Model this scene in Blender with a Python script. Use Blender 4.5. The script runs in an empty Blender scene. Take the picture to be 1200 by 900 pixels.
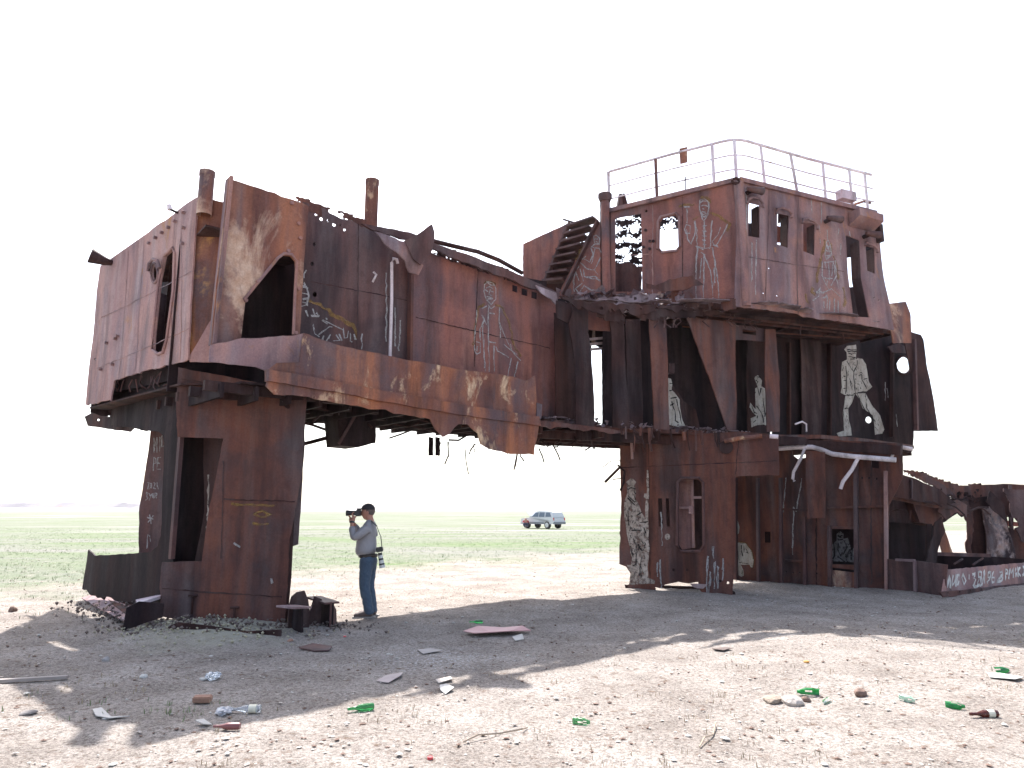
import bpy, bmesh, random
from math import *
from mathutils import Vector, noise, Matrix
random.seed(7)
scene = bpy.context.scene
COL = scene.collection
# ---------------------------------------------------------------- camera
PITCH = radians(10.08); CAMH = 1.65; FPX = 832.0
cam = bpy.data.cameras.new("camera"); camo = bpy.data.objects.new("camera", cam); COL.objects.link(camo)
cam.sensor_width = 36; cam.lens = 36 * FPX / 1200; cam.clip_end = 9000; cam.clip_start = 0.05
camo.location = (0, 0, CAMH); camo.rotation_euler = (radians(90) + PITCH, 0, 0)
scene.camera = camo
# ---------------------------------------------------------------- light
SUN_EL = radians(53.5); SUN_AZ = radians(-19)      # azimuth from +Y, clockwise
w = bpy.data.worlds.new("World"); scene.world = w; w.use_nodes = True
nt = w.node_tree; bg = nt.nodes['Background']; sk = nt.nodes.new('ShaderNodeTexSky'); sk.sky_type = 'NISHITA'
sk.sun_disc = False; sk.sun_elevation = SUN_EL; sk.sun_rotation = SUN_AZ
sk.air_density = 1.0; sk.dust_density = 3.0; sk.ozone_density = 1.0
bw_ = nt.nodes.new('ShaderNodeRGBToBW'); mxs = nt.nodes.new('ShaderNodeMix'); mxs.data_type = 'RGBA'; mxs.inputs[0].default_value = .30
nt.links.new(sk.outputs[0], bw_.inputs[0]); nt.links.new(sk.outputs[0], mxs.inputs[6]); nt.links.new(bw_.outputs[0], mxs.inputs[7]); nt.links.new(mxs.outputs[2], bg.inputs[0]); bg.inputs[1].default_value = 0.15
sl = bpy.data.lights.new("sun", 'SUN'); so = bpy.data.objects.new("sun", sl); COL.objects.link(so)
sl.energy = 4.2; sl.angle = radians(0.6); sl.color = (1.0, 0.97, 0.94)
sd = Vector((sin(SUN_AZ) * cos(SUN_EL), cos(SUN_AZ) * cos(SUN_EL), sin(SUN_EL)))
so.rotation_euler = (-sd).to_track_quat('-Z', 'Y').to_euler(); so.location = (0, 0, 50)
vs = scene.view_settings; vs.view_transform = 'Standard'; vs.look = 'None'; vs.exposure = 1.52; vs.gamma = 1
# ---------------------------------------------------------------- materials
def newmat(name):
    m = bpy.data.materials.new(name); m.use_nodes = True
    return m, m.node_tree.nodes, m.node_tree.links, m.node_tree.nodes['Principled BSDF']
def simple(name, col, rough=0.6, metal=0.0, bump=0.0, scale=20, var=0.25):
    m, N, Lk, b = newmat(name)
    b.inputs['Roughness'].default_value = rough; b.inputs['Metallic'].default_value = metal
    tc = N.new('ShaderNodeTexCoord'); n = N.new('ShaderNodeTexNoise'); n.inputs['Scale'].default_value = scale; n.inputs['Detail'].default_value = 5
    Lk.new(tc.outputs['Object'], n.inputs['Vector'])
    mx = N.new('ShaderNodeMix'); mx.data_type = 'RGBA'
    mx.inputs[6].default_value = (*[c * (1 - var) for c in col], 1); mx.inputs[7].default_value = (*[min(1, c * (1 + var)) for c in col], 1)
    Lk.new(n.outputs['Fac'], mx.inputs[0]); Lk.new(mx.outputs[2], b.inputs['Base Color'])
    if bump:
        bp = N.new('ShaderNodeBump'); bp.inputs['Strength'].default_value = bump; bp.inputs['Distance'].default_value = 0.02
        Lk.new(n.outputs['Fac'], bp.inputs['Height']); Lk.new(bp.outputs[0], b.inputs['Normal'])
    return m
def rust(name, dark, mid, hot, streak=0.35, patch=0.0, seed=0, patchcol=(0.5, 0.36, 0.26), speck=0.2, rough=0.72, pscale=1.6, streakcol=(0.27, 0.225, 0.225)):
    m, N, Lk, b = newmat(name)
    tc = N.new('ShaderNodeTexCoord')
    def nz(scale, det=8, vec=(1, 1, 1), rgh=0.6, off=0, dist=0.0):
        mp = N.new('ShaderNodeMapping'); mp.inputs['Scale'].default_value = vec; mp.inputs['Location'].default_value = (seed * 3.7 + off, seed * 1.3 + off, off)
        Lk.new(tc.outputs['Object'], mp.inputs['Vector'])
        n = N.new('ShaderNodeTexNoise'); n.inputs['Scale'].default_value = scale; n.inputs['Detail'].default_value = det; n.inputs['Roughness'].default_value = rgh
        n.inputs['Distortion'].default_value = dist
        Lk.new(mp.outputs[0], n.inputs['Vector']); return n.outputs['Fac']
    dark, mid, hot = [(c_[0] * 1.0, c_[1] * .95, c_[2] * 1.05) for c_ in (dark, mid, hot)]
    def ramp(src, a, c0, bb, c1, mid=None):
        r = N.new('ShaderNodeValToRGB'); e = r.color_ramp.elements
        e[0].position = a; e[0].color = (*c0, 1); e[1].position = bb; e[1].color = (*c1, 1)
        if mid:
            k = r.color_ramp.elements.new(mid[0]); k.color = (*mid[1], 1)
        Lk.new(src, r.inputs[0]); return r.outputs[0]
    def mixc(f, a, bcol, mode='MIX', k=None):
        x = N.new('ShaderNodeMix'); x.data_type = 'RGBA'; x.blend_type = mode
        if isinstance(f, float): x.inputs[0].default_value = f
        else: Lk.new(f, x.inputs[0])
        if isinstance(a, tuple): x.inputs[6].default_value = (*a, 1)
        else: Lk.new(a, x.inputs[6])
        if isinstance(bcol, tuple): x.inputs[7].default_value = (*bcol, 1)
        else: Lk.new(bcol, x.inputs[7])
        return x.outputs[2]
    base = ramp(nz(0.75, 9, rgh=0.62, dist=0.6), 0.32, dark, 0.70, hot, (0.5, mid))
    W = (1, 1, 1); B = (0, 0, 0)
    zone = ramp(nz(0.55, 7, (1, 1, .7), .6, off=71, dist=.8), .47, B, .60, (.78,) * 3)
    lum = (mid[0] + mid[1] + mid[2]) / 3
    base = mixc(zone, base, (lum * .84, lum * .62, lum * .72))
    st = ramp(nz(2.6, 6, (1, 1, 0.11), off=5), 0.44, B, 0.70, tuple([streak * .75] * 3))
    c = mixc(st, base, streakcol)
    hs = ramp(nz(2.1, 7, (1, 1, 0.14), off=15), 0.48, B, 0.66, (0.75,) * 3)
    c = mixc(hs, c, (hot[0] * 1.08, hot[1] * 1.02, hot[2]))
    dk = ramp(nz(3.2, 6, (1, 1, 0.16), off=11), 0.50, B, 0.72, (0.75,) * 3)
    c = mixc(dk, c, tuple(x * 0.4 for x in dark))
    blot = ramp(nz(5.5, 8, rgh=0.7, off=21), 0.52, B, 0.72, (0.55,) * 3)
    c = mixc(blot, c, tuple(x * 0.62 for x in mid))
    if patch > 0:
        p1 = ramp(nz(pscale, 10, (1, 1, 0.6), 0.68, off=31, dist=0.4), 0.62 - patch * 0.2, B, 0.70 - patch * 0.14, W)
        pc = mixc(nz(7, 6, off=41), (0.33, 0.13, 0.045), patchcol)
        c = mixc(p1, c, pc)
    sp = ramp(nz(38, 4, rgh=0.7, off=51), 0.35, (1 - speck,) * 3, 0.72, (1 + speck * 0.35,) * 3)
    c = mixc(1.0, c, sp, 'MULTIPLY')
    Lk.new(c, b.inputs['Base Color'])
    b.inputs['Roughness'].default_value = rough
    try: b.inputs['Specular IOR Level'].default_value = 0.25 if dark[0] > .03 else .08
    except Exception: pass
    bp = N.new('ShaderNodeBump'); bp.inputs['Strength'].default_value = 0.55; bp.inputs['Distance'].default_value = 0.016
    Lk.new(nz(7, 9, rgh=0.6, off=61), bp.inputs['Height']); Lk.new(bp.outputs[0], b.inputs['Normal'])
    return m
M = {}
K = 1.0
def k3(*c): return tuple(x * K for x in c)
M['brown'] = rust('rust_brown', k3(.055, .026, .023), k3(.105, .043, .031), k3(.18, .066, .036), .35, 0, 1)
M['red'] = rust('rust_red', k3(.125, .058, .050), k3(.225, .097, .076), k3(.31, .13, .085), .25, 0, 2)
M['patchy'] = rust('rust_patchy', k3(.10, .046, .038), k3(.20, .082, .052), k3(.34, .14, .065), .5, .60, 3, (0.72, 0.58, 0.48), pscale=1.1)
M['ledge'] = rust('rust_ledge', k3(.11, .052, .042), k3(.225, .088, .052), k3(.42, .17, .07), .3, .28, 4, (0.85, 0.68, 0.48), pscale=2.2)
M['pale'] = rust('rust_pale', k3(.24, .145, .135), k3(.35, .215, .19), k3(.44, .26, .20), .75, .12, 5, (0.42, 0.24, 0.14), streakcol=(.50, .40, .39))
M['grey'] = rust('rust_grey', k3(.145, .090, .088), k3(.25, .145, .13), k3(.35, .19, .135), .75, .05, 6, (0.36, 0.2, 0.12), streakcol=(.36, .29, .30))
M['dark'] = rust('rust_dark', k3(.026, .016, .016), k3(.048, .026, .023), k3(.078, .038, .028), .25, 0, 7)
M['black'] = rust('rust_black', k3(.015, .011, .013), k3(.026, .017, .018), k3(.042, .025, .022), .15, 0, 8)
M['purple'] = rust('rust_purple', k3(.055, .032, .032), k3(.095, .052, .048), k3(.145, .072, .056), .4, 0, 9)
M['litslat'] = rust('lit_slat_rust', k3(.16, .10, .07), k3(.32, .24, .19), k3(.45, .38, .33), .7, .3, 10, (.6, .5, .42))  # pale colour carries the light on the slats
M['whitepipe'] = rust('flaking_white_pipe', k3(.50, .43, .38), k3(.72, .68, .64), k3(.85, .83, .8), .1, .05, 11, (.3, .14, .08))
M['scorch'] = rust('rust_scorched', k3(.10, .04, .03), k3(.20, .07, .04), k3(.36, .15, .05), .3, .30, 14, (.52, .31, .13), pscale=1.8)
M['peel'] = rust('rust_peeling_paint', k3(.03, .024, .024), k3(.07, .05, .045), k3(.16, .10, .075), .9, .75, 15, (.46, .46, .50), pscale=4.0, streakcol=(.38, .37, .40))
M['edge'] = rust('crumbled_edge', k3(.09, .055, .05), k3(.19, .13, .12), k3(.42, .36, .36), .5, .15, 12, (.55, .45, .42))  # paled so torn edges and flakes carry sun glints in their colour
def chalk(name, col, cover=0.6, scale=18, amax=.9, dirt=.45):
    m, N, Lk, b = newmat(name)
    b.inputs['Roughness'].default_value = 0.9
    tc = N.new('ShaderNodeTexCoord'); n = N.new('ShaderNodeTexNoise'); n.inputs['Scale'].default_value = scale; n.inputs['Detail'].default_value = 8; n.inputs['Roughness'].default_value = .75
    Lk.new(tc.outputs['Object'], n.inputs['Vector'])
    r = N.new('ShaderNodeValToRGB'); r.color_ramp.elements[0].position = 0.62 - cover * 0.35; r.color_ramp.elements[1].position = 0.82 - cover * 0.35
    r.color_ramp.elements[1].color = (amax,) * 3 + (1,)
    Lk.new(n.outputs['Fac'], r.inputs[0]); Lk.new(r.outputs[0], b.inputs['Alpha'])
    n2 = N.new('ShaderNodeTexNoise'); n2.inputs['Scale'].default_value = scale * .45; n2.inputs['Detail'].default_value = 8; n2.inputs['Roughness'].default_value = .7
    mp = N.new('ShaderNodeMapping'); mp.inputs['Scale'].default_value = (1, 1, .45); Lk.new(tc.outputs['Object'], mp.inputs[0]); Lk.new(mp.outputs[0], n2.inputs['Vector'])
    r2 = N.new('ShaderNodeValToRGB'); r2.color_ramp.elements[0].position = .35; r2.color_ramp.elements[1].position = .62
    r2.color_ramp.elements[0].color = (col[0] * (1 - dirt), col[1] * (1 - dirt) * .93, col[2] * (1 - dirt) * .88, 1); r2.color_ramp.elements[1].color = (*col, 1)
    Lk.new(n2.outputs['Fac'], r2.inputs[0]); Lk.new(r2.outputs[0], b.inputs['Base Color'])
    return m
M['chalk'] = chalk('white_chalk', (.44, .43, .44), .95, 48, .8)
M['ochre'] = chalk('ochre_paint', (.33, .19, .055), .85, 30, .6)
M['stencil'] = chalk('stencil_white', (.46, .44, .40), 1.05, 16, .93, .45)
M['stencilgrey'] = chalk('stencil_grey', (.22, .21, .22), .9, 14)
M['worn'] = chalk('worn_white_paint', (.52, .45, .40), .80, 10, .9, .55)
M['ink'] = chalk('black_ink', (.02, .018, .02), 1.0, 20)
M['paint'] = chalk('white_letter_paint', (.85, .83, .80), 1.1, 16)
# ---------------------------------------------------------------- object helpers
def link(name, me, mat, parent=None, root=None):
    o = bpy.data.objects.new(name, me); COL.objects.link(o)
    if mat is not None: me.materials.append(mat)
    if parent is not None: o.parent = parent
    return o
def empty(name, loc, label, cat, group=None):
    o = bpy.data.objects.new(name, None); COL.objects.link(o); o.location = loc; o.empty_display_size = .3
    o['label'] = label; o['category'] = cat
    if group: o['group'] = group
    return o
def tag(o, label, cat, group=None, kind=None):
    if label: o['label'] = label
    if cat: o['category'] = cat
    if group: o['group'] = group
    if kind: o['kind'] = kind
    return o
def ray(x, y):
    u = (x - 600) / FPX; v = (450 - y) / FPX
    return Vector((u, cos(PITCH) - v * sin(PITCH), sin(PITCH) + v * cos(PITCH)))
CAM = Vector((0, 0, CAMH))
def onz(x, y, z=0.0):                 # point of a horizontal level
    d = ray(x, y); return CAM + d * ((z - CAMH) / d.z)
class Pl:                             # vertical plane through two ground points, normal towards the camera
    def __init__(s, p, q):
        s.p = Vector((*p, 0)); d = Vector((*q, 0)) - s.p; s.len = d.length; s.d = d.normalized()
        n = Vector((s.d.y, -s.d.x, 0)); s.n = n if n.dot(-s.p) > 0 else -n
    def at(s, x, y, off=0.0):
        r = ray(x, y); p0 = s.p + s.n * off
        return CAM + r * ((p0 - CAM).dot(s.n) / r.dot(s.n))
    def uv(s, P): return ((P - s.p).dot(s.d), P.z)
    def back(s, u, z, off=0.0): return s.p + s.d * u + s.n * off + Vector((0, 0, z))
def dent(p):
    a = noise.noise(p * 0.55 + Vector((3, 1, 7))) * 0.05 + noise.noise(Vector((p.x * 1.9, p.y * 1.9, p.z * .9))) * 0.026 + noise.noise(p * 4.0) * .006
    return a
def jagline(a, b, amp, step=0.09):
    L = (b - a).length; n = max(1, int(L / step)); out = [a]
    if amp <= 0: return out
    dr = (b - a).normalized(); pr = Vector((-dr.y, dr.x))
    for i in range(1, n):
        f = i / n; o = amp * (noise.noise(Vector((a.x + f * L * 3.1, a.y * 2 + b.x, 0.3))) * 1.2 + random.uniform(-.5, .5))
        out.append(a.lerp(b, f + random.uniform(-.25, .25) / n) + pr * o)
    return out
from mathutils import geometry as mgeo
def fill2d(loops, g=0.24):
    """triangulate loops (first = outline, others = holes) with a grid of inner points"""
    V = []; E = []
    for lp in loops:
        o = len(V); V += [Vector((p[0], p[1])) for p in lp]; E += [(o + i, o + (i + 1) % len(lp)) for i in range(len(lp))]
    segs = [(V[a_], V[b_]) for a_, b_ in E]
    def inside(x, y):
        c = False
        for a_, b_ in segs:
            if (a_.y > y) != (b_.y > y) and x < (b_.x - a_.x) * (y - a_.y) / (b_.y - a_.y) + a_.x: c = not c
        return c
    xs = [v.x for v in V]; ys = [v.y for v in V]; x = ceil(min(xs) / g) * g
    while x < max(xs):
        y = ceil(min(ys) / g) * g
        while y < max(ys):
            if inside(x, y): V.append(Vector((x + g * .12 * sin(y * 9), y + g * .12 * sin(x * 11))))
            y += g
        x += g
    r = mgeo.delaunay_2d_cdt(V, E, [], 0, 1e-5)
    bm = bmesh.new(); vs_ = [bm.verts.new((p.x, p.y, 0)) for p in r[0]]
    for t in r[2]:
        cx = sum(r[0][i].x for i in t) / 3; cy = sum(r[0][i].y for i in t) / 3
        if inside(cx, cy):
            try: bm.faces.new([vs_[i] for i in t])
            except ValueError: pass
    bmesh.ops.delete(bm, geom=[v for v in bm.verts if not v.link_faces], context='VERTS')
    return bm
def finish(bm, name, mat, parent, origin, thick_vec=None, smooth=True):
    """bm verts in world space; thick_vec: extrude by it."""
    if thick_vec is not None:
        bmesh.ops.recalc_face_normals(bm, faces=bm.faces[:])
        r = bmesh.ops.extrude_face_region(bm, geom=bm.faces[:])
        ev = [e for e in r['geom'] if isinstance(e, bmesh.types.BMVert)]
        bmesh.ops.translate(bm, verts=ev, vec=thick_vec)
        bmesh.ops.recalc_face_normals(bm, faces=bm.faces[:])
    if smooth:
        for f in bm.faces: f.smooth = True
        bm.normal_update()
        for e in bm.edges:
            if len(e.link_faces) != 2 or e.calc_face_angle(0) > 0.6: e.smooth = False
    bmesh.ops.translate(bm, verts=bm.verts[:], vec=-origin)
    me = bpy.data.meshes.new(name); bm.to_mesh(me); bm.free()
    return link(name, me, mat, parent)
def bend(o_pts): return o_pts
def loop_on(plane, pts, off, jag):
    L = [Vector(plane.uv(plane.at(p[0], p[1], off))) for p in pts]; out = []
    for i in range(len(L)):
        j = pts[i][2] if len(pts[i]) > 2 else jag
        out += jagline(L[i], L[(i + 1) % len(L)], j)
    return out
ROOT = None; ORG = Vector((0, 0, 0))
def plate(name, outline, plane, mat, holes=(), off=0.0, thick=0.025, jag=0.009, g=0.24, parent=None, amp=1.0, hjag=0.0, label=None, curl=None):
    loops = [loop_on(plane, outline, off, jag)] + [loop_on(plane, h, off, hjag) for h in holes]
    bm = fill2d(loops, g)
    for v in bm.verts:
        P = plane.back(v.co.x, v.co.y, off); P = P + plane.n * dent(P) * amp
        if curl: P = P + curl(P)
        v.co = P
    o = finish(bm, name, M[mat], parent or ROOT, ORG, -plane.n * thick)
    if label: o['label'] = label
    return o
def hplate(name, pts, z, mat, jag=0.0, thick=0.03, holes=(), parent=None, g=0.4, jags=None, wav=0.03):
    """horizontal sheet from world xy points"""
    def lp(ps, jg):
        L = [Vector((p[0], p[1])) for p in ps]; out = []
        for i in range(len(L)):
            j = ps[i][2] if len(ps[i]) > 2 else jg
            out += jagline(L[i], L[(i + 1) % len(L)], j, .1)
        return out
    bm = fill2d([lp(pts, jag)] + [lp(h, .05) for h in holes], g)
    for v in bm.verts: v.co = Vector((v.co.x, v.co.y, z + noise.noise(Vector((v.co.x, v.co.y, z)) * 1.1) * wav))
    return finish(bm, name, M[mat], parent or ROOT, ORG, Vector((0, 0, -thick)))
def blob(cx, cy, r, n=9, sq=1.0):
    return [(cx + cos(i / n * tau) * r * random.uniform(.7, 1.25), cy + sin(i / n * tau) * r * sq * random.uniform(.7, 1.25)) for i in range(n)]
def circ(cx, cy, rx, ry=None, n=16):
    ry = ry or rx
    return [(cx + cos(i / n * tau) * rx, cy + sin(i / n * tau) * ry) for i in range(n)]
def add_box(bm, p, q, w_, h_, up=Vector((0, 0, 1))):
    """beam from p to q, width w_ sideways, height h_ along up"""
    d = (q - p).normalized(); s = d.cross(up)
    if s.length < 1e-4: s = d.cross(Vector((0, 1, 0)))
    s.normalize(); u = s.cross(d).normalized(); vs_ = []
    for P in (p, q):
        for a, b in ((-1, -1), (1, -1), (1, 1), (-1, 1)):
            vs_.append(bm.verts.new(P + s * (a * w_ / 2) + u * (b * h_ / 2)))
    for f in ((0, 1, 2, 3), (7, 6, 5, 4), (0, 4, 5, 1), (1, 5, 6, 2), (2, 6, 7, 3), (3, 7, 4, 0)):
        bm.faces.new([vs_[i] for i in f])
def beam(name, segs, mat, w_=0.08, h_=0.08, parent=None, up=Vector((0, 0, 1)), label=None):
    bm = bmesh.new()
    for p, q in segs: add_box(bm, p, q, w_, h_, up)
    bmesh.ops.recalc_face_normals(bm, faces=bm.faces[:])
    o = finish(bm, name, M[mat], parent or ROOT, ORG, None, smooth=False)
    if label: o['label'] = label
    return o
def add_tube(bm, pts, r, n=10, cap=True, radii=None):
    rings = []
    for i, P in enumerate(pts):
        a = pts[max(0, i - 1)]; b = pts[min(len(pts) - 1, i + 1)]; d = (b - a).normalized()
        ref = Vector((0, 0, 1)) if abs(d.z) < .9 else Vector((0, 1, 0))
        s = d.cross(ref).normalized(); t = s.cross(d); rr = radii[i] if radii else r
        rings.append([bm.verts.new(P + s * cos(k / n * tau) * rr + t * sin(k / n * tau) * rr) for k in range(n)])
    for a, b in zip(rings, rings[1:]):
        for k in range(n): bm.faces.new((a[k], a[(k + 1) % n], b[(k + 1) % n], b[k]))
    if cap: bm.faces.new(rings[0]); bm.faces.new(rings[-1])
def tube(name, pts, r, mat, parent=None, n=10, label=None, radii=None, cap=True):
    bm = bmesh.new(); add_tube(bm, pts, r, n, cap, radii); bmesh.ops.recalc_face_normals(bm, faces=bm.faces[:])
    o = finish(bm, name, M[mat] if isinstance(mat, str) else mat, parent or ROOT, ORG)
    if label: o['label'] = label
    return o
def lace(name, region, plane, mat, off=0.0, cell=0.05, thr=0.05, scale=3.0, parent=None, thick=0.015, seed=0.0, strx=1.0, ty=None, rough=0.3):
    """rust-eaten sheet: grid cells inside region kept where noise is high. ty: horizontal level instead of plane"""
    if ty is None: poly = [Vector(plane.uv(plane.at(p[0], p[1], off))) for p in region]
    else: poly = [Vector((p[0], p[1])) for p in region]
    x0 = min(p.x for p in poly); x1 = max(p.x for p in poly); y0 = min(p.y for p in poly); y1 = max(p.y for p in poly)
    def inside(x, y):
        c = False; j = len(poly) - 1
        for i in range(len(poly)):
            a, b = poly[i], poly[j]
            if (a.y > y) != (b.y > y) and x < (b.x - a.x) * (y - a.y) / (b.y - a.y) + a.x: c = not c
            j = i
        return c
    bm = bmesh.new(); nx = int((x1 - x0) / cell) + 2; ny = int((y1 - y0) / cell) + 2; V = {}
    def gv(i, j):
        if (i, j) not in V:
            x = x0 + i * cell + noise.noise(Vector((i * .9, j * .9, seed))) * cell * .7; y = y0 + j * cell + noise.noise(Vector((i * .9, j * .9, seed + 9))) * cell * .7
            if ty is None:
                P = plane.back(x, y, off); P += plane.n * (dent(P) + noise.noise(P * 2.3) * .04)
            else: P = Vector((x, y, ty + noise.noise(Vector((x, y, seed)) * 1.3) * .08))
            V[i, j] = bm.verts.new(P)
        return V[i, j]
    for i in range(nx):
        for j in range(ny):
            x = x0 + (i + .5) * cell; y = y0 + (j + .5) * cell
            if not inside(x, y): continue
            nv = noise.noise(Vector((x * scale * strx, y * scale, seed))) + rough * noise.noise(Vector((x * scale * 3.1, y * scale * 3.1, seed + 4)))
            if nv < thr: continue
            bm.faces.new((gv(i, j), gv(i + 1, j), gv(i + 1, j + 1), gv(i, j + 1)))
    if not bm.faces: bm.faces.new((gv(0, 0), gv(1, 0), gv(1, 1), gv(0, 1)))
    tv = -plane.n * thick if ty is None else Vector((0, 0, -thick))
    return finish(bm, name, M[mat], parent or ROOT, ORG, tv)
def strokes(name, lines, plane, mat, parent, off=0.0, lift=0.009, w_=0.03, T=None, label=None, taper=True, step=.07):
    bm = bmesh.new()
    for ln in lines:
      if True:
        pts = [(T[0] + p[0] / T[2], T[1] + p[1] / T[2]) if T else p for p in ln]
        L = [Vector(plane.uv(plane.at(p[0], p[1], off))) for p in pts]; dense = []
        for a, b in zip(L, L[1:]):
            n = max(1, int((b - a).length / step))
            for i in range(n): dense.append(a.lerp(b, i / n))
        dense.append(L[-1])
        jit = w_ * .35
        dense0 = dense
      for rep_ in range(2 if mat in ('chalk', 'ochre') and w_ < .04 else 1):
        sh_ = Vector((random.uniform(-.6, .6), random.uniform(-.6, .6))) * w_ if rep_ else Vector((0, 0))
        dense = [p + sh_ + Vector((random.uniform(-jit, jit), random.uniform(-jit, jit))) for p in dense0]
        if rep_: dense = dense[:max(2, int(len(dense) * random.uniform(.5, 1)))]
        prev = None
        for i, p in enumerate(dense):
            a = dense[max(0, i - 1)]; b = dense[min(len(dense) - 1, i + 1)]; d = (b - a)
            if d.length < 1e-6: continue
            d.normalize(); s = Vector((-d.y, d.x)) * w_ * (.36 if mat == 'chalk' else .5) * random.uniform(.4, 1.25)
            cur = []
            for q in (p + s, p - s):
                P = plane.back(q.x, q.y, off); P = P + plane.n * (dent(P) + lift); cur.append(bm.verts.new(P))
            if prev: bm.faces.new((prev[0], cur[0], cur[1], prev[1]))
            prev = cur
    o = finish(bm, name, M[mat], parent, ORG)
    if label: o['label'] = label
    return o
def decal(name, polys, plane, mat, parent, off=0.0, lift=0.006, T=None, label=None, jag=0.006):
    bm2 = bmesh.new()
    for poly in polys:
        pts = [(T[0] + p[0] / T[2], T[1] + p[1] / T[2]) if T else p for p in poly]
        bm = fill2d([loop_on(plane, pts, off, jag)], .2)
        me = bpy.data.meshes.new('tmp')
        for v in bm.verts:
            P = plane.back(v.co.x, v.co.y, off); v.co = P + plane.n * (dent(P) + lift)
        bm.to_mesh(me); bm.free(); bm2.from_mesh(me); bpy.data.meshes.remove(me)
    o = finish(bm2, name, M[mat], parent, ORG)
    if label: o['label'] = label
    return o
def hframe(name, pts, plane, mat, parent, off=0.0, r=0.02, closed=True):
    L = [plane.at(p[0], p[1], off) for p in pts]; L = [P + plane.n * (dent(P) + r * .6) for P in L]
    if closed: L = L + [L[0], L[1]]
    return tube(name, L, r, mat, parent, n=6)

def flakes(name, n, f, seed, label, mat='edge', smin=.03, smax=.11):
    """small torn scales of rust, tilted so that some catch the sun"""
    random.seed(seed); bm = bmesh.new()
    for i in range(n):
        P = f(); s_ = random.uniform(smin, smax) * random.random() ** .5
        nrm = Vector((random.uniform(-.5, .5), random.uniform(-1, .2), random.uniform(-.2, 1))).normalized()
        a_ = nrm.orthogonal().normalized(); b_ = nrm.cross(a_); k = random.choice((3, 4, 5)); t0 = random.random() * 6
        vs_ = [bm.verts.new(P + (a_ * cos(t0 + j / k * tau) + b_ * sin(t0 + j / k * tau) * random.uniform(.4, .9)) * s_ * random.uniform(.6, 1.3)) for j in range(k)]
        bm.faces.new(vs_)
    r = bmesh.ops.solidify(bm, geom=bm.faces[:], thickness=.006)
    o = finish(bm, name, M[mat], ROOT, ORG, None, smooth=False); o['label'] = label; o['kind'] = 'stuff'
    return o
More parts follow.
